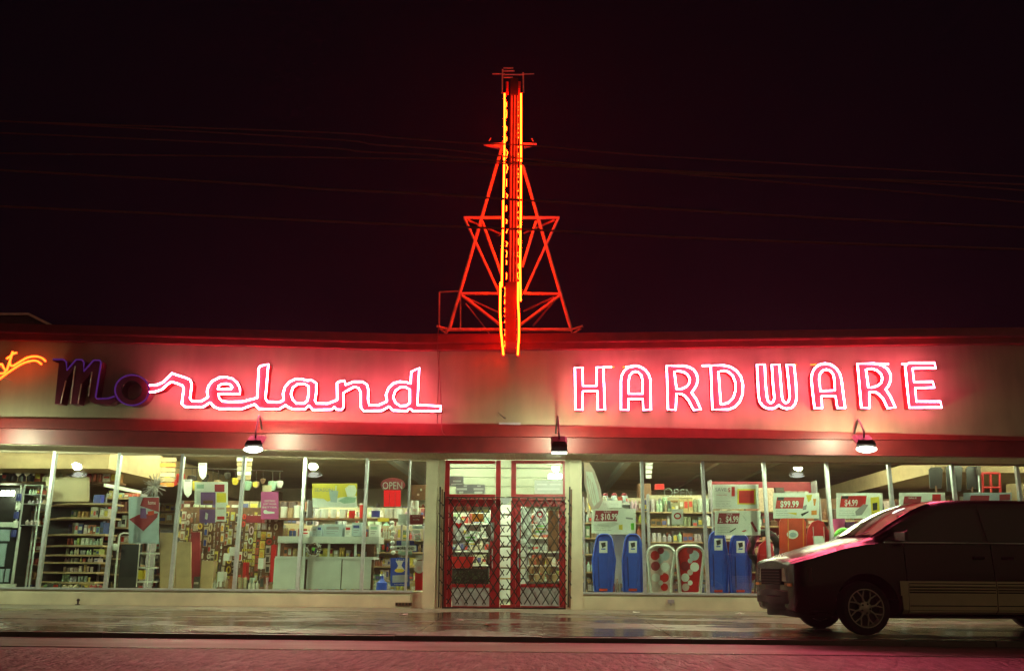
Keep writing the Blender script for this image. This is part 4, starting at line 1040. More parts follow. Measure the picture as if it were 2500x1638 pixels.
# hanging slatted signs
def slatsign(label, x0, x1, ys, Y, mm):
    t = thing('slatted_sign', label, 'sign', P((x0+x1)/2, ys[-1]+9, Y), 'hanging slatted signs')
    for i, y in enumerate(ys):
        MB().pxquad(x0+i*0.3, y, x1-i*1.2, y+9.5, Y, 0.02).build('slat', M[mm[i % len(mm)]], t)
    for x in (x0+5, x1-8): MB().tube([P(x, ys[0]-40, Y+0.03), P(x, ys[-1]+6, Y+0.03)], 0.006, 5).build('chain', M['iron'], t)
slatsign('hanging sign of tan wooden slats, left of the pegboard display', 390, 430, [1117, 1130, 1142, 1154, 1166, 1178], 1.6, ['kraft', 'orange', 'kraft', 'iwall'])
slatsign('hanging sign of pale slats behind the fourth mullion', 578, 616, [1116, 1128, 1139, 1150, 1161], 1.6, ['white', 'kraft', 'iwall'])
slatsign('hanging sign of white slats near the right beam by the entrance', 1576, 1594, [1124, 1135, 1146, 1158], 2.0, ['white', 'paper'])
# ---- shelves at the right window
def pxshelf(label, x0, x1, ys, ytop, Y, dep, pal, **k):
    xa, _ = xz(x0, ys[0], Y); xb, _ = xz(x1, ys[0], Y)
    zs = sorted(P((x0+x1)/2, y, Y).z for y in ys)
    zt = P((x0+x1)/2, ytop, Y).z
    return shelf_unit(label, xa, xb, Y, dep, zs, zt, pal, **k)
pxshelf('wooden shelves of jars and lamps behind the patterned sleds', 1592, 1745, [1440, 1400, 1362, 1322, 1284, 1249], 1205, 1.7, 0.35, 'jars', size=(0.06, 0.13), rows=2)
pxshelf('shelves of small boxes behind the first two blue sleds', 1430, 1588, [1440, 1395, 1352, 1312, 1275, 1246], 1212, 2.1, 0.35, 'mix', size=(0.05, 0.12), rows=2)
pxshelf('dark red shelving behind the wheelbarrow and orange sled', 1750, 2010, [1440, 1395, 1350, 1318, 1283, 1246], 1172, 1.9, 0.35, 'dark', mback=M['maroon'], size=(0.08, 0.2))
pxshelf('cluttered shelving behind the van bonnet', 2020, 2300, [1440, 1395, 1350, 1310, 1270], 1215, 1.9, 0.35, 'dark', size=(0.06, 0.2))
t = thing('red_cabinet', 'tall red-brown cabinet behind the unlit OPEN tubes', 'cabinet', P(1600, 1300, 3.0))
MB().pxbox(1562, 1180, 1592, 1420, 3.0, 0.4).build('carcass', M['brown'], t)
for y in (1190, 1230, 1270): MB().pxbox(1564, y, 1590, y+34, 2.985, 0.014).build('drawer_front', M['brown'], t)
card('red_box', 'small red carton on top of the jar shelves', 'carton', (1600, 1181, 1622, 1194), 1.9, M['pred'], dep=0.2)
MB().lathe(P(1728, 1283, 1.55), [(0.055, 0), (0.058, 0.16), (0.03, 0.2), (0.03, 0.22)], n=12).build('white_jug', M['white'], label='white plastic jug on the jar shelf next to the third right mullion', cat='jug', smooth=40)
for i, (x, lb) in enumerate([(1478, 'red-lidded jar left on the top shelf over the $10.99 poster'), (1500, 'red-lidded jar in the middle over the $10.99 poster'), (1524, 'red-lidded jar right over the $10.99 poster')]):
    q = P(x, 1226, 1.2)
    t = thing('lidded_jar', lb, 'jar', q, 'jars on the top shelf')
    mb = MB(); mb.lathe(q, [(0.05, 0), (0.06, 0.02), (0.06, 0.12), (0.045, 0.14)], n=12); mb.build('body', M['pblue'], t, smooth=40)
    mb = MB(); mb.lathe(q+Vector((0, 0, 0.14)), [(0.05, 0), (0.05, 0.04), (0.03, 0.05)], n=12); mb.build('lid', M['maroon'], t, smooth=40)
pxshelf('low white rack carrying the red-lidded jars', 1462, 1540, [1300, 1262, 1228], 1224, 1.1, 0.3, 'white', mback=M['white'], mshelf=M['white'], size=(0.05, 0.1))

# ---- entrance: slatted white header and goods seen through the doors
t = thing('slat_wall', 'white slatted wall panel seen through the transoms over the doors', 'wall panel', P(1234, 1216, 3.2))
for i, y in enumerate([1098, 1121, 1144, 1166, 1188, 1210]):
    MB().pxbox(1070, y, 1400, y+21, 3.2+0.003*i, 0.03).build('slat', M['slat'], t)
for i in range(9):
    y = 1232+i*26
    MB().pxbox(1196, y, 1284, y+22, 3.0, 0.25).build('white_box', M['paper'], label=f'white carton seen through the narrow centre pane, {["topmost", "second", "third", "fourth", "fifth", "sixth", "seventh", "eighth", "lowest"][i]} of its stack', cat='carton', group='stacked white cartons')
card('transom_sign', 'grey opening-hours sign with white lines in the left transom', 'sign', (1094, 1162, 1132, 1187), DY+0.034, M['mgrey'],
     prints=[(1106, 1172, 1126, 1176, 'paper'), (1101, 1180, 1129, 1184, 'paper')], texts=[('HOURS', 1106, 1164, 1127, 1169, 'pinkw')])
card('transom_sign', 'wide grey notice with white lines along the bottom of the left transom', 'sign', (1113, 1182, 1184, 1205), DY+0.030, M['mgrey'],
     prints=[(1132, 1184, 1140, 1188, 'paper'), (1165, 1184, 1174, 1188, 'paper'), (1114, 1191, 1140, 1196, 'paper'), (1156, 1191, 1181, 1196, 'paper'), (1121, 1199, 1131, 1204, 'paper'), (1158, 1199, 1178, 1204, 'paper')])
card('transom_sign', 'pale grey striped notice in the right transom', 'sign', (1305, 1172, 1374, 1205), DY+0.034, M['grey'],
     prints=[(1310, 1180, 1336, 1184, 'paper'), (1342, 1180, 1370, 1184, 'paper'), (1312, 1191, 1366, 1196, 'paper')])
card('transom_lamp', 'white lamp box glowing behind the right transom', 'light', (1339, 1157, 1371, 1168), 1.2, M['fluor'], dep=0.05)
card('door_notice', 'white notice with a red heart on the left door pane', 'notice', (1105, 1268, 1133, 1318), DY+0.042, M['paper'], polys=[([(1120, 1292), (1112, 1281), (1113, 1276), (1117, 1276), (1120, 1280), (1123, 1276), (1127, 1276), (1128, 1281)], 'pred')], texts=[('A+', 1112, 1305, 1122, 1312, 'mgrey')])
card('door_notice', 'orange flyer at the top right of the left door pane', 'notice', (1152, 1253, 1181, 1273), DY+0.042, M['orange'])
card('door_notice', 'white notice with green stripes low on the left door pane', 'notice', (1131, 1304, 1165, 1333), DY+0.040, M['paper'], prints=[(1136, 1310, 1160, 1313, 'green'), (1136, 1318, 1160, 1321, 'green'), (1136, 1326, 1160, 1329, 'yellow')])
card('door_notice', 'white notice with a red ring at the top of the right door pane', 'notice', (1303, 1240, 1334, 1275), DY+0.042, M['paper'], polys=[(ellipse(1318, 1255, 8, 8, 16), 'pred'), (ellipse(1318, 1255, 4.5, 4.5, 12), 'paper')])
card('door_notice', 'white notice with green stripes on the right door pane', 'notice', (1302, 1277, 1337, 1305), DY+0.040, M['paper'], prints=[(1307, 1282, 1332, 1285, 'green'), (1307, 1289, 1332, 1292, 'yellow'), (1307, 1296, 1332, 1299, 'green')])
card('door_notice', 'plain pale sheet on the upper left of the right door pane', 'notice', (1273, 1240, 1298, 1330), DY+0.046, M['paper'])
card('coat_rack', 'brown hanging coats seen at the right of the right door pane', 'clothing', (1338, 1246, 1364, 1345), 1.0, M['brown'], dep=0.15)
t = thing('shopping_basket', 'red shopping basket behind the left door', 'basket', P(1128, 1386, 0.8))
MB().hexa([P(1106, 1386, 0.8), P(1150, 1386, 0.8), P(1150, 1386, 0.8)+Vector((0, .3, 0)), P(1106, 1386, 0.8)+Vector((0, .3, 0))], [P(1100, 1358, 0.78), P(1157, 1358, 0.78), P(1157, 1358, 0.78)+Vector((0, .34, 0)), P(1100, 1358, 0.78)+Vector((0, .34, 0))]).build('tub', M['pred'], t)
MB().tube([P(1102, 1358, 0.9), P(1110, 1342, 0.9), P(1146, 1342, 0.9), P(1155, 1358, 0.9)], 0.012, 6).build('handle', M['iron'], t)
t = thing('basket_stand', 'low dark stand under the red basket', 'stand', P(1128, 1420, 0.8))
MB().pxbox(1100, 1387, 1192, 1440, 0.9, 0.4).build('base', M['black'], t)
mb = MB()
for k in range(260):
    q = P(R.uniform(1104, 1194), R.uniform(1394, 1425), 0.86)
    d = Vector((R.uniform(-1, 1), R.uniform(-1, 0.3), R.uniform(-1, 1)))*0.05
    mb.cur = R.choice([(0.03, 0.07, 0.03), (0.05, 0.1, 0.03), (0.02, 0.03, 0.02)])
    mb.add([q, q+d, q+d*0.6+Vector((0.02, 0, 0.02))], [(0, 1, 2)])
mb.build('garland', M['merch'], colors=True, label='dark green needle garland heaped low behind the left door', cat='garland')
for i in range(14):
    x = 1298+(i % 5)*14+R.uniform(-3, 3); y = 1420-(i//5)*20
    rr = R.uniform(0.05, 0.07)
    mb = MB(); mb.lathe(P(x, y, 0.95+0.03*(i % 3)), [(rr*0.7, 0), (rr, 0.10), (rr*1.1, 0.11), (rr*1.1, 0.15), (rr*0.9, 0.15)], n=12)
    mb.build('clay_pot', M['kraft'] if i % 3 else M['brown'], label='small clay pot in the heap behind the right door', cat='pot', group='clay pots behind the right door', smooth=40)
shelf_unit('bright shelf bay of packets behind the left door', P(1100, 1400, 2.6).x, P(1196, 1400, 2.6).x, 2.6, 0.3, [0.3, 0.6, 0.9, 1.2, 1.5, 1.8], 2.05, 'white', mback=M['white'], size=(0.05, 0.12), mshelf=M['white'])
shelf_unit('bright shelf bay of packets behind the right door', P(1286, 1400, 2.6).x, P(1380, 1400, 2.6).x, 2.6, 0.3, [0.3, 0.6, 0.9, 1.2, 1.5, 1.8], 2.05, 'tins', mback=M['white'], size=(0.05, 0.12), mshelf=M['white'])
# folding security gates
def lattice(t, x0, x1, y0, y1, Y, pitch, per):
    lo = P(x0, y1, Y); hi = P(x1, y0, Y)
    X0, X1, Z0, Z1 = lo.x, hi.x, lo.z, hi.z
    sl = per/pitch
    k = -int((Z1-Z0)/sl/pitch)-2
    while X0+k*pitch < X1:
        for s in (1, -1):
            xs = X0+k*pitch if s > 0 else X1-k*pitch
            a = Vector((xs, 0, Z0)); b = Vector((xs+s*(Z1-Z0)/sl, 0, Z1))
            def at(x): return Z0+(x-xs)*s*sl
            xa, xb = sorted((a.x, b.x))
            xa2, xb2 = max(xa, X0), min(xb, X1)
            if xb2-xa2 > 0.03:
                yy = Y-0.006*s
                MB().bar(Vector((xa2, yy, at(xa2))), Vector((xb2, yy, at(xb2))), 0.007, 0.02, Vector((0, 1, 0)).cross(Vector((xb2-xa2, 0, at(xb2)-at(xa2)))).normalized()).build('lattice_bar', M['iron'], t)
        k += 1
for (x0, x1, lb) in [(1090, 1232, 'folding diamond-lattice security gate drawn across the left door'), (1236, 1382, 'folding diamond-lattice security gate drawn across the right door')]:
    t = thing('security_gate', lb, 'gate', P((x0+x1)/2, 1480, -0.06), 'folding gates')
    lattice(t, x0, x1, 1213, 1474, -0.06, 0.172, 0.27)
    for y in (1214,): MB().bar(P(x0, y, -0.06), P(x1, y, -0.06), 0.02, 0.02).build('top_rail', M['iron'], t)
for xs, lb in [((1071, 1076, 1081), 'folded end posts of the security gate at the left pilaster'), ((1387, 1391), 'folded end posts of the security gate at the right pilaster')]:
    t = thing('gate_post', lb, 'gate', P(xs[0], 1482, -0.15))
    for i, x in enumerate(xs):
        MB().bar(P(x, 1482+i, -0.16), P(x+4, 1188+i*6, -0.16), 0.02, 0.03).build('post', M['iron'] if i != 1 else M['brown'], t)
    for k in range(8): MB().tube([P(xs[0], 1220+k*32, -0.16), P(xs[-1]+4, 1236+k*32, -0.18)], 0.012, 5).build('link', M['iron'], t)

t = thing('gate_lock', 'dull steel lock plate joining the two security gates over the centre pane', 'lock', P(1234, 1228, -0.09))
MB().pxbox(1221, 1215, 1249, 1221, -0.09, 0.02).build('plate', M['alu'], t)
MB().poly([[P(x, y, -0.10) for x, y in [(1223, 1221), (1246, 1221), (1240, 1230), (1229, 1230)]]], 0.03).build('hasp', M['alu'], t)
# scraps of paper lying on the wet pavement
for (x, y, lb) in [(984, 1500, 'tiny white paper scrap on the pavement left of the entrance'), (1553, 1497, 'tiny pale scrap on the pavement below the patterned sleds'), (1806, 1500, 'tiny pale scrap on the pavement just left of the van'), (1120, 1512, 'small white scrap on the wet pavement in front of the left door'), (1190, 1522, 'flat leaf stuck to the pavement in front of the doors')]:
    q = PG(x, y, 0.045); a = R.uniform(0, 3)
    z_ = lerp(0.002, 0.07, (q.y-(KY+0.16))/(0.1-(KY+0.16)))+0.004
    d1 = Vector((math.cos(a), math.sin(a), 0))*0.05; d2 = Vector((-math.sin(a), math.cos(a), 0))*0.07
    c = Vector((q.x, q.y, z_))
    MB().hexa([c-d1-d2, c+d1-d2, c+d1*0.8+d2, c-d1+d2*0.7], [c-d1-d2+Vector((0, 0, 0.004)), c+d1-d2+Vector((0, 0, 0.016)), c+d1*0.8+d2+Vector((0, 0, 0.006)), c-d1+d2*0.7+Vector((0, 0, 0.02))]).build('paper_scrap', M['paper'] if 'leaf' not in lb else M['kraft'], label=lb, cat='litter', group='scraps on the pavement')
# ================================================================== left windows
# counter with open shelf
t = thing('sales_counter', 'long pale grey counter with an open shelf behind the left windows', 'counter', P(790, 1436, 0.5))
for (a, b) in [(668, 743), (749, 832), (835, 905)]:
    MB().pxbox(a, 1362, b, 1437, 0.55, 0.03).build('front_panel', M['grey'], t)
MB().pxbox(678, 1309, 925, 1325, 0.5, 0.6).build('counter_top', M['grey'], t)
MB().pxbox(672, 1358, 912, 1364, 0.52, 0.6).build('shelf', M['grey'], t)
for x in (678, 740, 800, 865, 920): MB().pxbox(x, 1325, x+5, 1358, 0.56, 0.04).build('post', M['grey'], t)
MB().pxbox(668, 1325, 912, 1437, 1.08, 0.03).build('back_panel', M['brown'], t)
mb = MB(); z = P(780, 1358, 0.6).z
fill(mb, P(690, 1350, 0.7).x, P(900, 1350, 0.7).x, z, 0.20, 0.7, 0.3, 'mix', size=(0.05, 0.12))
mb.build('merchandise', M['merch'], t, colors=True, kind='stuff')
WH = [((790, 1279, 836, 1310), 'wide white carton on the grey counter'), ((842, 1281, 858, 1310), 'narrow white carton on the counter, right of the wide one'), ((859, 1275, 882, 1308), 'white carton behind the sixth mullion on the counter'), ((901, 1279, 925, 1310), 'white carton at the right end of the counter'), ((762, 1284, 773, 1311), 'slim white carton on the counter near the wreath'), ((732, 1296, 756, 1312), 'flat white carton on the counter beside the fifth mullion'), ((774, 1281, 786, 1310), 'upright white carton beside the wide carton')]
for i, (r_, lb) in enumerate(WH):
    Yc = 0.58+0.02*i
    t = thing('white_carton', lb, 'carton', P((r_[0]+r_[2])/2, r_[3], Yc), 'cartons on the counter')
    MB().pxbox(*r_, Yc, 0.25).build('box', M['paper'] if i % 2 else M['pblue'], t)
    wd = r_[2]-r_[0]; hh = r_[3]-r_[1]
    MB().pxquad(r_[0]+wd*0.15, r_[1]+hh*0.2, r_[0]+wd*0.8, r_[1]+hh*0.42, Yc-0.004, 0.003).build('printed_label', M[['mgrey', 'pred', 'dblue', 'teal'][i % 4]], t)
    for k in range(2): MB().pxquad(r_[0]+wd*0.15, r_[1]+hh*(0.55+0.16*k), r_[0]+wd*(0.75-0.15*k), r_[1]+hh*(0.6+0.16*k), Yc-0.004, 0.003).build('printed_line', M['mgrey'], t)
t = thing('wreath', 'small white-flowered wreath leaning in the open shelf of the counter', 'wreath', P(766, 1356, 0.48))
q = P(766, 1340, 0.47)
mb = MB()
for k in range(90):
    a = R.uniform(0, 6.28); c = q+Vector((0.125*math.cos(a), R.uniform(-0.02, 0.02), 0.115*math.sin(a)))
    d = Vector((R.uniform(-1, 1), R.uniform(-1, 0), R.uniform(-1, 1)))*0.05
    mb.add([c, c+d, c+d.cross(Vector((0, 1, 0)))*0.6], [(0, 1, 2)])
mb.build('petals', M['paper'], t)
MB().tube([q+Vector((0.12*math.cos(a), 0.01, 0.11*math.sin(a))) for a in [6.283*i/16 for i in range(16)]], 0.02, 6, closed=True).build('ring', M['brown'], t)
MB().lathe(q, [(0.03, 0), (0.03, 0.02)], Vector((0, -1, 0)), 10).build('bow', M['green'], t)
# shelf of tubs and rolls above the counter
t = thing('paint_shelf', 'long shelf of white tubs and rolls above the counter', 'shelving', P(800, 1264, 1.3))
xa, z = xz(640, 1263, 1.3); xb, _ = xz(985, 1266, 1.3)
MB().box(xa, xb, 1.28, 1.75, z-0.04, z).build('board', M['brown'], t)
for x in (xa+0.1, (xa+xb)/2, xb-0.1): MB().box(x, x+0.04, 1.6, 1.64, 0.1, z-0.04).build('bracket', M['mgrey'], t)
TUB = [(690, 14, 27, 'white'), (706, 13, 24, 'kraft'), (722, 14, 30, 'white'), (774, 12, 22, 'paper'), (790, 16, 22, 'white'), (812, 13, 22, 'paper'), (836, 18, 22, 'white'), (857, 14, 20, 'pred'), (884, 16, 36, 'pred'), (915, 19, 26, 'blue'), (948, 20, 24, 'white'), (969, 18, 24, 'paper')]
TL = ['white tub at the left end of the paint shelf', 'tan tub second from the left on the paint shelf', 'tall white tub behind the pink poster corner', 'white tub under the left edge of the yellow poster', 'white tub under the pictured cup of the yellow poster', 'small white tub under the middle of the yellow poster', 'wide white tub under the right part of the yellow poster', 'red tub right of the wide white tub', 'tall red canister beside the sixth mullion', 'tub with a blue label left of the red lit panel', 'white roll under the red lit panel, left one', 'white roll under the red lit panel, right one']
for (x, wd, hh, mm), lb in zip(TUB, TL):
    b = P(x, 1262.5, 1.35); r_ = (P(x+wd/2, 1262, 1.35)-P(x-wd/2, 1262, 1.35)).length*0.56; h_ = P(x, 1262-hh, 1.35).z-b.z
    tt = thing('paint_tub', lb, 'tub', Vector((b.x, b.y+r_, z)), 'tubs on the paint shelf')
    mb = MB(); mb.lathe(Vector((b.x, b.y+r_, z)), [(r_*0.92, 0), (r_, h_*0.9)], n=16); mb.build('body', M['white' if mm == 'blue' else mm], tt, smooth=40)
    mb = MB(); mb.lathe(Vector((b.x, b.y+r_, z+h_*0.9)), [(r_*1.05, 0), (r_*1.05, h_*0.1)], n=16); mb.build('lid', M['paper' if mm != 'kraft' else 'kraft'], tt, smooth=40)
    if mm == 'blue':
        mb = MB(); mb.lathe(Vector((b.x, b.y+r_, z+h_*0.12)), [(r_*0.97, 0), (r_*1.02, h_*0.6)], n=16); mb.build('label', M['dblue'], tt, smooth=40)
xa2 = P(685, 1300, 2.0).x; xb2 = P(1034, 1300, 2.0).x
shelf_unit('crowded shelving of small packets behind the counter', xa2, xb2, 2.0, 0.35, [0.2, 0.55, 0.85, 1.15, 1.42], 1.72, 'mix', size=(0.04, 0.11), rows=2)
# posters on the glass, left side
card('season_poster', 'yellow and white poster reading SEASON with a cup, hung over the counter', 'poster', (762, 1180, 872, 1238), 0.3, M['yellow'],
     polys=[([(762, 1215), (790, 1217), (800, 1224), (830, 1214), (870, 1210), (872, 1238), (762, 1238)], 'paper'), ([(803, 1196), (826, 1198), (822, 1226), (807, 1225)], 'pblue'), ([(825, 1222), (845, 1212), (870, 1214), (866, 1226), (840, 1229)], 'teal'), ([(842, 1192), (852, 1184), (866, 1184), (871, 1196), (866, 1210), (848, 1212)], 'paper'), ([(819, 1186), (822, 1185), (821, 1197), (818, 1197)], 'paper')],
     texts=[('SEASON', 768, 1191, 812, 1200, 'mgrey', 0.01)])
card('pink_poster', 'magenta pink poster with white lettering left of the fifth mullion', 'poster', (637, 1200, 680, 1267), 0.12, M['pink'],
     texts=[('SOME THINGS', 646, 1220, 672, 1225, 'paper'), ('JUST WORK', 643, 1228, 675, 1233, 'paper'), ('BETTER', 641, 1236, 676, 1240, 'paper')], polys=[(ellipse(648, 1249, 5, 5, 12), 'paper'), ([(650, 1247), (670, 1249), (670, 1253), (650, 1254)], 'paper')])
card('collage_board', 'white board pinned with leaflets above the tool display', 'poster', (475, 1176, 556, 1232), 0.35, M['white'],
     prints=[(480, 1182, 498, 1192, 'teal'), (524, 1182, 548, 1200, 'maroon'), (529, 1203, 552, 1226, 'yellow'), (480, 1198, 490, 1228, 'grey')])
card('leaflet', 'purple leaflet pinned over the lower left of the collage board', 'poster', (490, 1201, 526, 1232), 0.30, M['purple'], prints=[(496, 1221, 520, 1229, 'brown')])
card('leaflet', 'dark purple flyer below the collage board', 'poster', (487, 1243, 525, 1276), 0.30, M['purple'], polys=[([(502, 1250), (508, 1254), (506, 1268), (500, 1266)], 'paper')])
card('leaflet', 'white flyer with red print right of the purple flyer', 'poster', (526, 1230, 552, 1272), 0.28, M['paper'], prints=[(530, 1238, 548, 1243, 'pinkw'), (530, 1260, 548, 1268, 'pred')])
t = thing('open_sign', 'brown oval sign reading OPEN above a lit red panel', 'sign', P(958, 1238, HY))
MB().poly([[P(x, y, HY) for x, y in ellipse(959, 1183, 30, 17, 28)]], 0.02).build('oval_board', M['maroon'], t)
text_into(MB(), 'OPEN', 934, 1176, 982, 1194, HY-0.006).build('lettering', M['grey'], t)
for k in range(3): MB().pxquad(937+k*14, 1198, 950+k*14, 1236, HY+0.002, 0.015).build('red_panel', M['opened'], t)
MB().pxquad(937, 1196, 978, 1202, HY-0.004, 0.015).build('red_panel', M['opened'], t)
card('dark_picture', 'dark framed board between the last mullion and the left pilaster', 'picture', (1004, 1183, 1040, 1220), 0.5, M['brown'], polys=[(ellipse(1021, 1207, 3, 3, 10), 'pinkw'), (ellipse(1028, 1195, 2.5, 3, 10), 'grey')])
t = thing('white_canister', 'tall white canister standing under the dark framed board', 'canister', P(1012, 1256, 0.6))
mb = MB(); q = P(1012, 1256, 0.6); mb.lathe(q, [(0.075, 0), (0.082, 0.03), (0.082, 0.26), (0.07, 0.28)], n=16); mb.build('body', M['white'], t, smooth=40)
MB().pxquad(1007, 1242, 1017, 1248, 0.515, 0.003).build('label', M['pinkw'], t)
card('paper_notice', 'white paper notice with faint lines near the red lit panel', 'notice', (972, 1254, 1000, 1281), 0.03, M['paper'], texts=[('open to all', 976, 1259, 996, 1262, 'grey'), ('please ring', 976, 1266, 996, 1269, 'grey'), ('thank you', 976, 1273, 996, 1276, 'grey')])
card('red_notice', 'dark red sign with pale words beside the white paper notice', 'sign', (1001, 1256, 1033, 1280), 0.04, M['maroon'], texts=[('NOTICE', 1007, 1258, 1026, 1262, 'pinkw'), ('we ship', 1008, 1266, 1024, 1270, 'paper')])
ST_ = [((1007, 1283, 1034, 1290), 'pblue', 'pale blue strip sticker under the dark red sign'), ((1008, 1292, 1026, 1302), 'paper', 'white sticker above the round grey sticker'), ((1014, 1355, 1030, 1366), 'grey', 'small grey sticker beside the blue poster'), ((1014, 1368, 1034, 1382), 'grey', 'second grey sticker beside the blue poster'), ((1013, 1388, 1032, 1440), 'pred', 'tall red strip at the foot of the last pane')]
for r_, mm, lb in ST_: card('sticker', lb, 'sticker', r_, 0.03, M[mm])
for (x, y, rr, lb) in [(1019, 1313, 8, 'round pale sticker halfway up the last pane'), (1023, 1387, 12, 'round grey sticker with red centre low on the last pane')]:
    t = thing('round_sticker', lb, 'sticker', P(x, y+rr, 0.028))
    MB().poly([[P(a, b, 0.026) for a, b in ellipse(x, y, rr, rr, 20)]], 0.003).build('disc', M['grey'], t)
    MB().poly([[P(a, b, 0.022) for a, b in ellipse(x, y, rr*0.45, rr*0.45, 14)]], 0.002).build('centre', M['pinkw'], t)
card('blue_poster', 'blue poster with white and yellow picture low in the last left pane', 'poster', (953, 1361, 1000, 1430), 0.06, M['blue'],
     polys=[([(966, 1368), (985, 1368), (980, 1380), (989, 1392), (966, 1392), (972, 1380)], 'paper'), (ellipse(975, 1392, 12, 5, 16), 'yellow'), ([(958, 1404), (996, 1402), (996, 1420), (958, 1422)], 'pblue')], texts=[('SALE', 966, 1364, 988, 1370, 'paper'), ('today', 962, 1424, 992, 1428, 'paper')])
card('town_sign', 'blue street-sign plate with white print above the MORELAND plate', 'sign', (968, 1319, 1011, 1332), 0.05, M['dblue'], prints=[(980, 1320, 1000, 1331, 'pblue')])
card('town_sign', 'white plate reading MORELAND near the blue poster', 'sign', (965, 1331, 1016, 1344), 0.045, M['paper'], texts=[('MORELAND', 969, 1334, 1011, 1341, 'black', 0.01)])
card('town_sign', 'small pale plate under the MORELAND plate', 'sign', (972, 1345, 1006, 1355), 0.045, M['teal'])
t = thing('blue_jug', 'translucent blue jug standing on the window deck', 'jug', P(930, 1441, 0.3))
mb = MB(); q = P(931, 1441, 0.3); mb.lathe(q, [(0.10, 0), (0.108, 0.03), (0.105, 0.15), (0.05, 0.2), (0.035, 0.24), (0.035, 0.28)], n=16); mb.build('body', M['blue'], t, smooth=40)
mb = MB(); mb.lathe(q+Vector((0, 0, 0.28)), [(0.042, 0), (0.042, 0.035)], n=12); mb.build('cap', M['white'], t)
mb = MB()
t = thing('ball_string', 'string of white globes hanging left of the MORELAND plate', 'decoration', P(958, 1352, 0.5))
for k in range(7):
    q = P(957+R.uniform(-2, 3), 1276+k*12, 0.5); MB().lathe(q, [(0.012, -0.045), (0.04, -0.025), (0.05, 0), (0.04, 0.025), (0.012, 0.045)], n=12).build('globe', M['white'], t, smooth=True)
MB().tube([P(957, 1262, 0.5), P(958, 1352, 0.5)], 0.005, 5).build('cord', M['iron'], t)
card('yellow_label', 'yellow shelf label under the white rolls', 'label', (922, 1264, 950, 1273), 1.27, M['yellow'])
# ---- tool and pegboard display between the second and fifth mullions
pb = thing('pegboard_display', 'brown pegboard bay crowded with hanging tools between the third and fourth mullions', 'display', P(560, 1436, 1.4))
xa, _ = xz(440, 1300, 1.5); xb, _ = xz(690, 1300, 1.5)
MB().box(xa, xb, 1.5, 1.55, 0.1, 2.05).build('board', M['brown'], pb)
mb = MB()
x = xa+0.04
while x < xb-0.1:
    wd = R.uniform(0.05, 0.12); zc = R.uniform(1.85, 1.95)
    while zc > 0.4:
        run = R.randint(1, 3); hh = R.uniform(0.10, 0.22)
        body = tuple(c*R.uniform(0.8, 1.2) for c in R.choice(PAL['dark']+[(0.6, 0.05, 0.03), (0.7, 0.5, 0.06), (0.05, 0.08, 0.3), (0.7, 0.68, 0.6)]))
        cardc = R.choice([(0.72, 0.70, 0.62), (0.62, 0.5, 0.32), (0.7, 0.6, 0.12), (0.5, 0.08, 0.05), (0.6, 0.56, 0.48)])
        sh = R.choice(['card', 'card', 'tool', 'coil'])
        for k in range(run):
            if zc-hh < 0.36: break
            y_ = 1.5-R.uniform(0.05, 0.14); jx = R.uniform(-0.006, 0.006)
            if sh == 'card':
                mb.cur = cardc; mb.box(x+jx, x+wd*0.9+jx, y_, y_+0.012, zc-hh, zc)
                mb.cur = body; mb.box(x+wd*0.2+jx, x+wd*0.7+jx, y_-0.025, y_, zc-hh*0.9, zc-hh*0.3)
            elif sh == 'tool':
                mb.cur = body; mb.lathe((x+wd*0.45+jx, y_, zc-hh), [(0.018, 0), (0.022, hh*0.45), (0.012, hh*0.5)], n=7)
                mb.cur = (0.42, 0.42, 0.42); mb.lathe((x+wd*0.45+jx, y_, zc-hh*0.5), [(0.007, 0), (0.007, hh*0.4), (0.02, hh*0.42), (0.02, hh*0.5)], n=6)
            else:
                mb.cur = body; mb.tube([(x+wd*0.45+wd*0.4*math.cos(q_), y_, zc-hh*0.5+hh*0.4*math.sin(q_)) for q_ in [6.283*i/9 for i in range(9)]], 0.016, 5, closed=True)
            zc -= hh+R.uniform(0.015, 0.04)
        zc -= 0.01
    x += wd+R.uniform(0.0, 0.02)
mb.build('hanging_tools', M['merch'], pb, colors=True, kind='stuff')
BX = [((490, 1368, 520, 1436), 'kraft', 'brown carton with a red mark under the tool display'), ((530, 1395, 546, 1432), 'white', 'white bottle-shaped carton on the deck by the fourth mullion'), ((546, 1350, 560, 1368), 'paper', 'small white box left of the fourth mullion'), ((560, 1335, 574, 1356), 'paper', 'white box directly behind the fourth mullion'), ((630, 1362, 642, 1388), 'paper', 'white packet right of the fourth mullion'), ((628, 1425, 668, 1437), 'kraft', 'low open carton at the left foot of the counter'), ((660, 1330, 672, 1420), 'pred', 'tall red display strip at the left end of the counter'), ((592, 1370, 600, 1436), 'pred', 'narrow red display strip right of the fourth mullion'), ((600, 1258, 640, 1275), 'maroon', 'maroon header card over the tool rack by the pink poster')]
for i, (r_, mm, lb) in enumerate(BX): MB().pxbox(*r_, 0.7+0.03*i, 0.18).build('display_box', M[mm], label=lb, cat='box', group='boxes among the tools')
for i in range(2):
    y = (1339, 1366)[i]
    t = thing('striped_card', ('upper', 'lower')[i]+' yellow and black striped card on the tool rack right of the fourth mullion', 'card', P(605, y+6, 0.9), 'striped cards')
    MB().pxquad(592, y, 618, y+6, 0.9, 0.01).build('strip', M['yellow'], t)
    for k in range(5): MB().pxquad(594+k*5, y, 596.5+k*5, y+6, 0.897, 0.003).build('stripe', M['black'], t)
for (a, b) in [((390, 1300, 428, 1436), 'tall tan cardboard panel leaning left of the third mullion'), ((430, 1322, 466, 1436), 'tan cardboard panel leaning right of the third mullion')]:
    card('cardboard_panel', b, 'cardboard', a, 0.55, M['kraft'], dep=0.04)
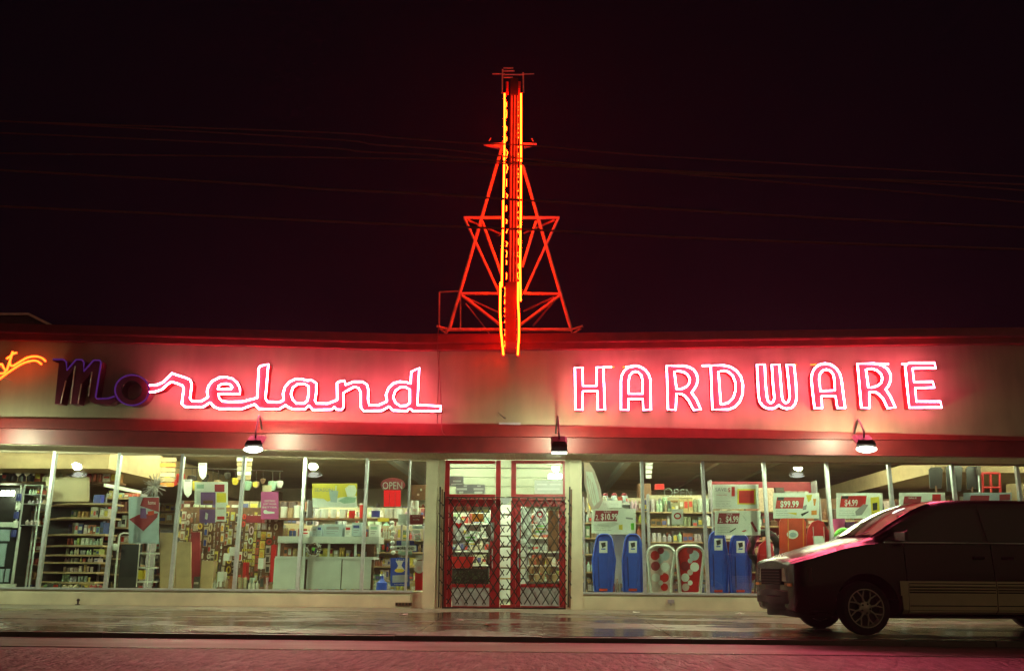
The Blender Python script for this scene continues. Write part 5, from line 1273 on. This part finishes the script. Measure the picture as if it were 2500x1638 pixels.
card('leaning_sheet', 'dark narrow sheet between the cardboard and the tool display', 'sheet', (467, 1298, 488, 1436), 0.8, M['maroon'], dep=0.03)
for r_, lb in [((485, 1130, 504, 1170), 'white toilet seat lid hanging above the collage board'), ((448, 1170, 468, 1214), 'white toilet seat lid hanging lower left of the collage board')]:
    cx = (r_[0]+r_[2])/2; cy = (r_[1]+r_[3])/2; rx = (r_[2]-r_[0])/2; ry = (r_[3]-r_[1])/2
    t = thing('seat_lid', lb, 'lid', P(cx, r_[3], 1.2), 'hanging seat lids')
    MB().poly([[P(x, y, 1.2) for x, y in [(cx-rx, r_[1]), (cx+rx, r_[1]), (cx+rx, cy), (cx+rx*0.8, cy+ry*0.6), (cx, r_[3]), (cx-rx*0.8, cy+ry*0.6), (cx-rx, cy)]]], 0.03).build('lid', M['white'], t)
    MB().pxquad(cx-rx*0.7, r_[1]+1, cx+rx*0.7, r_[1]+5, 1.19, 0.008).build('hinge', M['mgrey'], t)
card('header_card', 'pale header card over the pink poster', 'sign', (641, 1184, 663, 1200), 0.9, M['iwall'])
card('header_card', 'small yellow header card left of the pink poster', 'sign', (617, 1177, 628, 1187), 1.2, M['yellow'])
# silver tinsel burst and the poster panel beneath it
t = thing('tinsel_burst', 'silver tinsel starburst hanging above the pale blue panel', 'decoration', P(378, 1216, 0.5))
mb = MB(); q = P(378, 1186, 0.5)
for k in range(110):
    d = Vector((R.gauss(0, 1), R.gauss(0, 0.6), R.gauss(0, 1))).normalized()*R.uniform(0.1, 0.27)
    s = d.cross(Vector((0, 1, 0))).normalized()*0.007
    mb.add([q-s, q+s, q+d+s, q+d-s], [(0, 1, 2, 3)])
mb.build('strands', M['tinsel'], t)
card('drape_panel', 'pale blue panel with a maroon diamond and small bottles printed on it', 'poster', (314, 1212, 388, 1326), 0.4, M['pblue'],
     polys=[([(315, 1267), (338, 1256), (386, 1252), (384, 1262), (350, 1296)], 'maroon'), ([(350, 1214), (388, 1214), (388, 1250), (342, 1234)], 'maroon'), ([(343, 1240), (356, 1240), (358, 1265), (342, 1264)], 'purple'), ([(360, 1248), (376, 1246), (376, 1256), (361, 1258)], 'ored')], texts=[('home', 362, 1222, 380, 1231, 'paper')])
t = thing('display_rack', 'small white wire rack below the pale blue panel', 'rack', P(358, 1436, 0.5))
for a, b in [((342, 1320), (333, 1432)), ((368, 1320), (359, 1432)), ((381, 1318), (372, 1430))]: MB().tube([P(*a, 0.5), P(*b, 0.5)], 0.012, 6).build('post', M['white'], t)
for y in (1348, 1383, 1418): MB().pxbox(338-(y-1348)*0.08, y, 378-(y-1348)*0.08, y+4, 0.5, 0.25).build('shelf', M['white'], t)
MB().pxbox(337, 1391, 350, 1413, 0.56, 0.1).build('yellow_box', M['yellow'], label='yellow box on the small white wire rack', cat='box')
t = thing('clothes_rail', 'white tubular frame with a dark panel, right of the second mullion', 'rack', P(305, 1436, 0.5))
MB().tube(smoothpath([P(280, 1434, 0.5), P(289, 1330, 0.5), P(295, 1303, 0.5), P(318, 1302, 0.5)], k=3), 0.018, 6).build('frame', M['white'], t, smooth=60)
MB().pxbox(292, 1328, 341, 1434, 0.62, 0.04).build('panel', M['black'], t)
MB().lathe(P(281, 1334, 0.5), [(0.03, -0.07), (0.06, -0.04), (0.065, 0), (0.05, 0.05), (0.02, 0.06)], n=12).build('hanging_ball', M['white'], label='small white ball hanging right of the second mullion', cat='ball', smooth=True)
# corner shelf unit between the first and second mullions
zt = [1430, 1418, 1394, 1370, 1352, 1329, 1302, 1262, 1228]
t = thing('corner_shelves', 'corner shelf unit with eight shelves of tins right of the first mullion', 'shelving', P(190, 1436, 0.7))
mb = MB()
for i, y in enumerate(zt):
    k = (1436-y)/210.0
    xl = lerp(98, 122, k); xm = lerp(135, 165, k); xr = lerp(225, 275, k)
    a, b, c = P(xl, y+2, 1.25), P(xm, y-2, 0.55), P(xr, y+3, 0.62)
    z_ = (a.z+b.z+c.z)/3
    a.z = b.z = c.z = z_
    d = Vector((c.x, c.y+0.55, z_)); e = Vector((a.x, a.y+0.3, z_))
    MB().poly([[a, b, c, d, e]], 0.035, Vector((0, 0, -1))).build('shelf', M['kraft'], t)
    nz = P(190, zt[i+1], 0.6).z if i+1 < len(zt) else z_+0.2
    if i+1 < len(zt): fill(mb, b.x+0.02, c.x-0.02, z_, (nz-z_-0.03)*0.9, 0.66, 0.3, 'tins' if i < 6 else 'mix', shape='can' if i in (1, 2) else 'mix', size=(0.05, 0.09))
mb.build('merchandise', M['merch'], t, colors=True, kind='stuff')
MB().box(P(100, 1300, 1.3).x, P(275, 1300, 1.3).x, 1.35, 1.38, 0.36, P(190, 1228, 0.6).z).build('back_panel', M['black'], t)
card('white_sheet', 'large pale sheet standing on top of the corner shelves', 'board', (112, 1164, 216, 1224), 1.0, M['iwall'], dep=0.05)
MB().pxbox(228, 1207, 246, 1232, 0.9, 0.15).build('blue_box', M['dblue'], label='blue box on the top of the corner shelves', cat='box')
t = thing('valance_light', 'white lit valance strip behind the second mullion', 'light', P(300, 1200, 1.0))
MB().bar(P(256, 1184, 1.0), P(342, 1202, 2.4), 0.06, 0.07).build('housing', M['white'], t)
pxshelf('brown shelving of small jars under the lit valance', 236, 318, [1436, 1400, 1362, 1324, 1286, 1248, 1214], 1204, 1.3, 0.3, 'dark', size=(0.05, 0.1))
# glass case and cabinet at the far left
t = thing('glass_case', 'tall glass display case with aluminium frame left of the first mullion', 'display case', P(78, 1436, 0.35))
c8 = [(45, 1436, 70, 1182, 0.3), (88, 1436, 114, 1183, 0.3), (36, 1436, 66, 1184, 0.75), (80, 1436, 108, 1185, 0.75)]
for a, b, c, d, Y in c8: MB().bar(Vector((P(a, 1300, Y).x, Y, 0.37)), Vector((P(a, 1300, Y).x, Y, P(c, d, Y).z)), 0.03, 0.03).build('frame_post', M['alu'], t)
for y, mm in ((1183, 'alu'), (1205, 'alu'), (1228, 'alu'), (1280, 'alu'), (1434, 'alu')):
    q = P(45, y, 0.3); q2 = P(88, y, 0.3)
    MB().box(P(45, 1300, .3).x, P(88, 1300, .3).x, 0.3, 0.75, q.z-0.015, q.z).build('glass_shelf', M['alu'], t)
mb = MB()
for y in (1205, 1228, 1280): fill(mb, P(46, 1300, .3).x, P(86, 1300, .3).x, P(45, y, 0.3).z, 0.13, 0.4, 0.25, 'white', size=(0.04, 0.09))
mb.build('merchandise', M['merch'], t, colors=True, kind='stuff')
for k in range(5):
    q = P(46+(k % 2)*3, 1222+k*22, 0.22); q.x = P(40, 1300, .22).x-0.05+0.01*(k % 2)
    MB().lathe(q, [(0.05, 0), (0.05, 0.12), (0.04, 0.14)], n=12).build('paper_roll', M['white'] if k % 2 else M['dblue'], label=f'{["topmost", "second", "middle", "fourth", "lowest"][k]} roll in the white and blue stack left of the glass case', cat='roll', group='stacked rolls', smooth=40)
t = thing('panel_cabinet', 'white-framed cabinet with black lattice and pale frosted panels at the left edge', 'cabinet', P(10, 1436, 0.25))
MB().pxbox(-60, 1274, 42, 1437, 0.3, 0.4).build('carcass', M['black'], t)
for r_ in [(-60, 1274, 41, 1286), (-60, 1424, 38, 1437), (36, 1286, 41, 1424)]: MB().pxbox(*r_, 0.27, 0.03).build('frame', M['white'], t)
for r_ in [(-60, 1292, 24, 1320), (-60, 1326, 13, 1382), (-60, 1388, 8, 1420), (12, 1388, 22, 1420)]: MB().pxbox(*r_, 0.28, 0.02).build('frosted_panel', M['pblue'], t)
t = thing('high_shelf', 'high shelf loaded with red and black power tools at the far left', 'shelving', P(100, 1180, 1.6))
xa = -13.6; xb = P(300, 1165, 1.9).x; z = P(120, 1176, 1.7).z
MB().box(xa, xb, 1.6, 2.1, z-0.04, z).build('board', M['brown'], t)
mb = MB(); PAL['tools'] = [(0.45, 0.03, 0.02), (0.03, 0.03, 0.03), (0.3, 0.06, 0.03), (0.05, 0.05, 0.05), (0.5, 0.2, 0.05), (0.6, 0.56, 0.5)]
fill(mb, xa, xb, z, 0.3, 1.7, 0.3, 'tools', size=(0.1, 0.22))
mb.build('merchandise', M['merch'], t, colors=True, kind='stuff')
for x in (xa+0.6, -10.6, xb-0.2): MB().box(x, x+0.04, 1.7, 2.0, z-0.3, z-0.04).build('bracket', M['iron'], t)
t = thing('round_emblem', 'oval wall emblem with red centre high at the far left', 'sign', P(88, 1127, 1.0))
MB().poly([[P(x, y, 1.0) for x, y in ellipse(88, 1112, 12, 16, 20)]], 0.03).build('rim', M['mgrey'], t)
MB().poly([[P(x, y, 0.99) for x, y in ellipse(88, 1113, 9, 13, 20)]], 0.012).build('face', M['white'], t)
MB().poly([[P(x, y, 0.985) for x, y in ellipse(88, 1110, 4, 5, 14)]], 0.006).build('centre', M['pred'], t)
for k in range(3): MB().lathe(P(6+k*12, 1210, 2.6), [(0.03, 0), (0.04, 0.03), (0.04, 0.09), (0.03, 0.12)], n=10).build('bulb', M['fluor'], label=f'{["left", "middle", "right"][k]} one of three small lit bulbs at the far left edge', cat='bulb', group='lit bulbs', smooth=40)
t = thing('dark_bay', 'dark open bay behind the lit bulbs at the far left', 'cabinet', P(15, 1300, 2.9))
MB().pxbox(-90, 1190, 48, 1400, 2.9, 0.4).build('carcass', M['black'], t)

# low stock along the window deck and odds and ends hanging behind the glass
for (x0, x1, Y, hm, pal, lb) in [(468, 572, 0.72, 0.34, 'mix', 'jumble of small stock along the window deck left of the fourth mullion'), (576, 662, 0.78, 0.30, 'dark', 'jumble of small stock along the window deck right of the fourth mullion'),
                                 (100, 250, 0.42, 0.10, 'mix', 'row of tiny packets at the foot of the corner shelves'), (906, 1030, 0.62, 0.24, 'tins', 'cluster of tins around the blue jug on the window deck'), (1432, 1560, 0.62, 0.3, 'dark', 'dark stock half hidden behind the first two blue sleds'), (1580, 1740, 0.7, 0.28, 'jars', 'jars half hidden behind the patterned sleds')]:
    mb = MB()
    fill(mb, P(x0, 1430, Y).x, P(x1, 1430, Y).x, SILL+0.006, hm, Y, 0.3, pal, size=(0.05, 0.13), rows=2)
    mb.build('deck_stock', M['merch'], colors=True, label=lb, cat='merchandise', kind='stuff')
t = thing('hanging_rail', 'ceiling rail hung with baskets and tools behind the third and fourth mullions', 'rail', P(520, 1150, 2.2))
MB().tube([P(405, 1140, 2.2), P(690, 1150, 2.2)], 0.014, 6).build('rail', M['iron'], t)
for k in range(16):
    x = 410+k*18+R.uniform(-5, 5); y = 1141+k*0.5; ln = R.uniform(8, 34)
    mb = MB(); mb.tube([P(x, y, 2.2), P(x, y+ln, 2.2)], 0.006, 4)
    mb.build('hook', M['iron'], t)
    w_ = R.uniform(0.05, 0.11); q = P(x, y+ln, 2.2)
    mb = MB(); mb.lathe(q-Vector((0, 0, w_*2)), [(w_*0.6, 0), (w_, w_*1.2), (w_*0.9, w_*1.9), (w_*0.2, w_*2)], n=10)
    mb.build('hung_item', M[R.choice(['kraft', 'pred', 'white', 'iron', 'brown', 'teal', 'yellow'])], t, smooth=40)
# ================================================================== the parked van
M['vanpaint'] = pm('dark maroon car paint', (0.022, 0.0035, 0.006), 0.25, 0.0, var=0.15, scale=3, coat=0.12, spec=0.42)
M['clad'] = pm('champagne cladding', (0.58, 0.52, 0.34), 0.35, 0.0, var=0.08, scale=5, bump=0.03)
M['vglass'] = pm('tinted van glass', (0.004, 0.004, 0.005), 0.03, 0.0, var=0.1, spec=0.7)
M['wscreen'] = pm('windscreen glass', (0.02, 0.012, 0.014), 0.06, 0.0, var=0.1, spec=0.9)
M['rim'] = pm('alloy wheel', (0.46, 0.43, 0.36), 0.35, 0.5, var=0.15, scale=12)
M['hlamp'] = pm('headlamp lens', (0.16, 0.12, 0.10), 0.08, 0.2, var=0.2, scale=20, coat=0.6)
M['amber'] = pm('amber lens', (0.5, 0.22, 0.05), 0.15, 0.0, var=0.2)
M['trimblk'] = pm('bumper plastic', (0.012, 0.004, 0.005), 0.62, var=0.25, scale=8, bump=0.1, spec=0.25)
VO = Vector((4.104, -4.985, 0.012)); VA = rad(186.0)
VAN = thing('parked_van', 'dark maroon minivan with champagne lower cladding parked nose to the left', 'van', VO, rz=VA)
class VMB(MB):
    def vb(s, name, m, parent=None, **k): return s.build(name, m, parent or VAN, local=True, **k)
ORG[VAN.name] = Vector((0, 0, 0))
# stations: x, half width low, half width shoulder, z bottom, z shoulder, z top, half width top
S = [(0.93, 0.56, 0.54, 0.34, 0.875, 0.895, 0.42), (0.91, 0.74, 0.71, 0.30, 0.895, 0.92, 0.60), (0.84, 0.825, 0.795, 0.27, 0.918, 0.948, 0.67), (0.70, 0.865, 0.83, 0.25, 0.955, 0.99, 0.69),
     (0.48, 0.885, 0.85, 0.24, 1.02, 1.055, 0.70), (0.25, 0.895, 0.865, 0.24, 1.085, 1.12, 0.70), (0.0, 0.90, 0.87, 0.24, 1.135, 1.175, 0.70), (-0.2, 0.90, 0.87, 0.24, 1.155, 1.22, 0.70), (-0.28, 0.90, 0.87, 0.24, 1.16, 1.265, 0.70),
     (-0.55, 0.90, 0.87, 0.24, 1.165, 1.43, 0.69), (-0.82, 0.90, 0.87, 0.24, 1.165, 1.58, 0.675), (-1.06, 0.90, 0.87, 0.24, 1.17, 1.682, 0.66), (-1.25, 0.90, 0.87, 0.24, 1.17, 1.72, 0.65),
     (-1.6, 0.90, 0.87, 0.24, 1.17, 1.74, 0.65), (-2.0, 0.90, 0.87, 0.24, 1.175, 1.748, 0.65), (-3.0, 0.90, 0.87, 0.24, 1.18, 1.745, 0.65), (-3.7, 0.895, 0.865, 0.26, 1.18, 1.725, 0.64), (-4.0, 0.87, 0.84, 0.30, 1.17, 1.66, 0.62), (-4.12, 0.80, 0.78, 0.34, 1.12, 1.2, 0.60)]
def ring(s):
    x, wl, ws, zb, zs, zt, wt = s
    h = [(0, zb), (wl*0.86, zb), (wl*0.97, zb+0.08), (wl, lerp(zb, zs, 0.35)), (wl, lerp(zb, zs, 0.62)), (lerp(wl, ws, 0.6), lerp(zb, zs, 0.9)), (ws, zs), (lerp(ws, wt, 0.5), lerp(zs, zt, 0.52)), (wt+0.035, lerp(zs, zt, 0.93)), (wt*0.93, zt+0.008), (wt*0.5, zt+0.03), (0, zt+0.036)]
    return [Vector((x, y, z)) for y, z in h]+[Vector((x, -y, z)) for y, z in reversed(h[1:-1])]
body = VMB()
rg = [ring(s) for s in S]
n = len(rg[0])
vs = [p for r_ in rg for p in r_]
fs = [(i*n+k, i*n+(k+1) % n, (i+1)*n+(k+1) % n, (i+1)*n+k) for i in range(len(S)-1) for k in range(n)]
fs += [tuple(range(n)), tuple((len(S)-1)*n+k for k in reversed(range(n)))]
body.add(vs, fs)
bo = body.vb('body', M['vanpaint'], smooth=38)
# wheel arches cut through the body
for x in (0.0, -3.22):
    cm = VMB(); cm.lathe((x, -1.2, 0.35), [(0.425, 0), (0.425, 2.4)], Vector((0, 1, 0)), 36)
    co = cm.build('cutter', M['black']); co.location = (0, 0, 0)
    cme = cm.mesh('cutter', M['black']); co.data = cme
    md = bo.modifiers.new('arch', 'BOOLEAN'); md.operation = 'DIFFERENCE'; md.solver = 'EXACT'; md.object = co
    co.parent = VAN
    bpy.context.view_layer.update()
    nm = bpy.data.meshes.new_from_object(bo.evaluated_get(bpy.context.evaluated_depsgraph_get()))
    bo.modifiers.clear(); bo.data = nm
    bpy.data.objects.remove(co)
def side(x, z, y=0.0, off=0.0):
    """point on the near flank at (x, z)"""
    for a, b in zip(S[:-1], S[1:]):
        if b[0] <= x <= a[0]:
            t_ = (x-a[0])/(b[0]-a[0]); s = [lerp(p, q, t_) for p, q in zip(a, b)]; break
    r_ = ring(s)[:12]
    for p, q in zip(r_[1:9], r_[2:10]):
        if p.z <= z <= q.z and q.z > p.z: return Vector((x, lerp(p.y, q.y, (z-p.z)/(q.z-p.z))+off, z))
    return Vector((x, r_[6].y+off, z))
def panel(name, m, xs, zlo, zhi, off=0.008, nz=5, sgn=1, th=0.012):
    rows = []
    for i in range(nz+1):
        rows.append([side(x, lerp(zlo(x) if callable(zlo) else zlo, zhi(x) if callable(zhi) else zhi, i/nz), off=off) for x in xs])
    mb = VMB()
    if sgn < 0: rows = [[Vector((p.x, -p.y, p.z)) for p in r_] for r_ in rows]
    mb.grid(rows)
    return mb.vb(name, m, smooth=38)
def fr_(a, b, n_): return [lerp(a, b, i/n_) for i in range(n_+1)]
for sg in (1, -1):
    # side glass
    zs_ = lambda x: 1.19
    panel('side_window', M['vglass'], fr_(-0.52, -1.66, 8), zs_, lambda x: min(1.63, 1.19+max(0.02, (-0.42-x))*0.58), sgn=sg)
    panel('side_window', M['vglass'], fr_(-1.72, -2.98, 4), zs_, 1.635, sgn=sg)
    panel('side_window', M['vglass'], fr_(-3.06, -3.8, 3), zs_, 1.62, sgn=sg)
    # champagne cladding, ribbed, in door-wide pieces
    for (xa, xb) in [(-0.44, -0.545), (-0.55, -1.735), (-1.745, -2.78)]:
        q = panel('cladding', M['clad'], fr_(xa, xb, 6), lambda x: 0.27 if x < -0.47 else 0.5, 0.685, off=0.014, nz=8, sgn=sg)
        if abs(xb-xa) > 0.3:
            for zz, rr in ((0.652, 0.007), (0.63, 0.013), (0.607, 0.007), (0.588, 0.009), (0.572, 0.007), (0.556, 0.009), (0.540, 0.007), (0.375, 0.007), (0.30, 0.012)):
                pts = [side(x, zz, off=0.016 if rr != 0.007 else 0.012) for x in fr_(xa-0.01, xb+0.01, 5)]
                if sg < 0: pts = [Vector((p.x, -p.y, p.z)) for p in pts]
                VMB().tube(pts, rr, 6).vb('rib_or_shade_line', M['clad'] if rr != 0.007 else M['black'], q, smooth=60)  # black ones draw the shade of the grooves, champagne ones are ribs
    # seams, belt moulding, handle
    for x in (-0.548, -1.74, -3.02):
        pts = [side(x+(0.0 if z > 0.5 else 0.0), z, off=0.004) for z in fr_(0.3, 1.17, 6)]
        if sg < 0: pts = [Vector((p.x, -p.y, p.z)) for p in pts]
        VMB().tube(pts, 0.005, 4).vb('door_seam', M['black'])
    pts = [side(x, 1.172, off=0.012) for x in fr_(-0.3, -3.8, 10)]
    if sg < 0: pts = [Vector((p.x, -p.y, p.z)) for p in pts]
    VMB().tube(pts, 0.011, 6).vb('belt_moulding', M['alu'], smooth=60)
    for x in (-1.55, -1.95):
        p = side(x, 0.98, off=0.012)
        VMB().box(x-0.07, x+0.07, sg*p.y-0.015, sg*p.y+0.015, 0.965, 1.0).vb('door_handle', M['trimblk'])
    # mirror
    p = side(-0.5, 1.19)
    m_ = VMB(); m_.hexa([Vector((-0.54, sg*(p.y+0.02), 1.19)), Vector((-0.44, sg*(p.y+0.03), 1.20)), Vector((-0.44, sg*(p.y+0.03), 1.30)), Vector((-0.54, sg*(p.y+0.02), 1.31))],
                        [Vector((-0.54, sg*(p.y+0.2), 1.185)), Vector((-0.49, sg*(p.y+0.21), 1.19)), Vector((-0.49, sg*(p.y+0.21), 1.30)), Vector((-0.54, sg*(p.y+0.2), 1.315))])
    m_.vb('wing_mirror', M['vanpaint'])
    # lamps at the front corner
    hl = [Vector((0.915, sg*0.42, 0.665)), Vector((0.86, sg*0.74, 0.665)), Vector((0.845, sg*0.72, 0.845)), Vector((0.905, sg*0.42, 0.835))]
    VMB().hexa([p+Vector((0.035, 0, 0)) for p in hl], [p-Vector((0.1, 0, 0)) for p in hl]).vb('headlight', M['hlamp'])
    cl = [Vector((0.865, sg*0.745, 0.665)), Vector((0.70, sg*0.862, 0.665)), Vector((0.69, sg*0.85, 0.845)), Vector((0.85, sg*0.725, 0.845))]
    VMB().hexa([p+Vector((0.02, sg*0.015, 0)) for p in cl], [p-Vector((0.06, sg*0.06, 0)) for p in cl]).vb('corner_lamp', M['hlamp'])
    VMB().box(0.80, 0.93, min(sg*0.46, sg*0.70), max(sg*0.46, sg*0.70), 0.605, 0.64).vb('parking_lamp', M['amber'])
# windscreen, wipers
rows = []
for i in range(7):
    x = lerp(-0.24, -1.12, i/6)
    for a, b in zip(S[:-1], S[1:]):
        if b[0] <= x <= a[0]:
            t_ = (x-a[0])/(b[0]-a[0]); s = [lerp(p, q, t_) for p, q in zip(a, b)]; break
    wt = s[6]*0.93; zt = s[5]
    rows.append([Vector((x+0.012, lerp(-wt, wt, k/8), zt+0.018+0.030*(1-abs(k/4-1)**2))) for k in range(9)])
mb = VMB(); mb.grid(rows); mb.vb('windscreen', M['wscreen'], smooth=60)
for y in (-0.35, 0.25): VMB().tube([Vector((-0.2, y, 1.275)), Vector((-0.27, y+0.28, 1.325))], 0.008, 5).vb('wiper', M['black'])
# grille
M['grille'] = pm('grille mesh', (0.008, 0.008, 0.008), 0.9, var=0.2, spec=0.1)
g = VMB().box(0.90, 0.952, -0.39, 0.39, 0.62, 0.825).vb('grille', M['grille'])
for k in range(5): VMB().box(0.953, 0.96, -0.36, 0.36, 0.635+k*0.038, 0.645+k*0.038).vb('grille_bar', M['trimblk'], g)
# bumper in stacked, bent layers
for j, (z0, z1, xo, wd) in enumerate([(0.55, 0.615, 0.96, 0.80), (0.475, 0.545, 1.01, 0.83), (0.38, 0.47, 1.035, 0.845), (0.30, 0.375, 0.985, 0.83), (0.215, 0.295, 0.93, 0.79)]):
    rows0 = []; rows1 = []
    for i in range(15):
        y = lerp(-wd, wd, i/14); e = abs(y)/wd
        x = xo-0.30*e**3.0+0.018*math.sin(i*1.1+j*2.1); dz = 0.008*math.sin(i*0.8+j*1.7)
        rows0.append((Vector((x, y, z0+dz)), Vector((x, y, z1+dz))))
    vs = []; fs = []
    for a, b in rows0: vs += [a, b, b-Vector((0.16, 0, 0)), a-Vector((0.16, 0, 0))]
    for i in range(14):
        for k in range(4): fs.append((i*4+k, i*4+(k+1) % 4, (i+1)*4+(k+1) % 4, (i+1)*4+k))
    fs += [(3, 2, 1, 0), tuple(56+k for k in range(4))]
    mb = VMB(); mb.add(vs, fs); mb.vb('bumper_layer', M['trimblk'], smooth=45)
# underside shadow box keeps daylight from showing through the engine bay
VMB().box(-3.8, 0.75, -0.5, 0.5, 0.2, 0.42).vb('underbody', M['black'])
# wheels
def wheel(x, y, sg, steer=0.0):
    c = Vector((x, y, 0.338)); ax = Vector((math.sin(steer)*-sg, math.cos(steer)*sg, 0)).normalized()
    wv = VMB(); wv.lathe(c, [(0.235, -0.16), (0.30, -0.175), (0.328, -0.165), (0.338, -0.13), (0.338, -0.04), (0.33, -0.005), (0.30, 0.012), (0.245, 0.0)], ax, 40, closed=True)
    ty = bpy.data.objects.new('wheel', None); COL.objects.link(ty); ty.parent = VAN; ORG[ty.name] = Vector((0, 0, 0))
    wv.vb('tyre', M['rubber'], ty, smooth=60)
    rm = VMB(); rm.lathe(c, [(0.225, -0.14), (0.245, -0.02), (0.245, 0.008), (0.232, 0.008), (0.225, -0.03), (0.222, -0.14)], ax, 40, closed=True)
    rm.vb('rim', M['rim'], ty, smooth=50)
    bk = VMB(); bk.lathe(c, [(0.225, -0.10), (0.225, -0.09)], ax, 30); bk.vb('brake_disc', M['black'], ty)
    hb = VMB(); hb.lathe(c, [(0.085, -0.05), (0.085, -0.012), (0.05, 0.0), (0.03, 0.008)], ax, 20); hb.vb('hub', M['rim'], ty, smooth=40)
    a_ = ax.orthogonal().normalized(); b_ = ax.cross(a_)
    for k in range(8):
        q = 2*math.pi*(k+0.3)/8
        d = a_*math.cos(q)+b_*math.sin(q)
        sp = VMB(); sp.tube([c+d*0.07-ax*0.015, c+d*0.14-ax*0.012], [0.018, 0.012], 6)
        for dq in (-0.2, 0.2):
            d2 = a_*math.cos(q+dq)+b_*math.sin(q+dq)
            sp.tube([c+d*0.135-ax*0.012, c+d2*0.232-ax*0.006], [0.011, 0.008], 6)
        sp.vb('spoke', M['rim'], ty, smooth=60)
    for k in range(5):
        q = 2*math.pi*k/5; d = a_*math.cos(q)+b_*math.sin(q)
        ln = VMB(); ln.lathe(c+d*0.058-ax*0.008, [(0.013, 0), (0.013, 0.012), (0.006, 0.016)], ax, 8); ln.vb('lug_nut', M['black'], ty)
wheel(0, 0.82, 1, rad(3)); wheel(0, -0.82, -1, rad(-3)); wheel(-3.22, 0.82, 1); wheel(-3.22, -0.82, -1)

# ================================================================== thin mist added to spread a glow round the neon
hz = MB().box(-64, 64, -64, 64, -1.4, 13.0)
vm = bpy.data.materials.new('added glow mist'); vm.use_nodes = True
vn = vm.node_tree; vn.nodes.clear()
vo_ = vn.nodes.new('ShaderNodeOutputMaterial'); pv = vn.nodes.new('ShaderNodeVolumePrincipled')
pv.inputs['Color'].default_value = (0.9, 0.9, 0.92, 1); pv.inputs['Density'].default_value = 0.0010; pv.inputs['Anisotropy'].default_value = 0.6
vn.links.new(pv.outputs[0], vo_.inputs['Volume'])
o = hz.build('added_glow_haze', vm); o['kind'] = 'stuff'
o.display_type = 'WIRE'
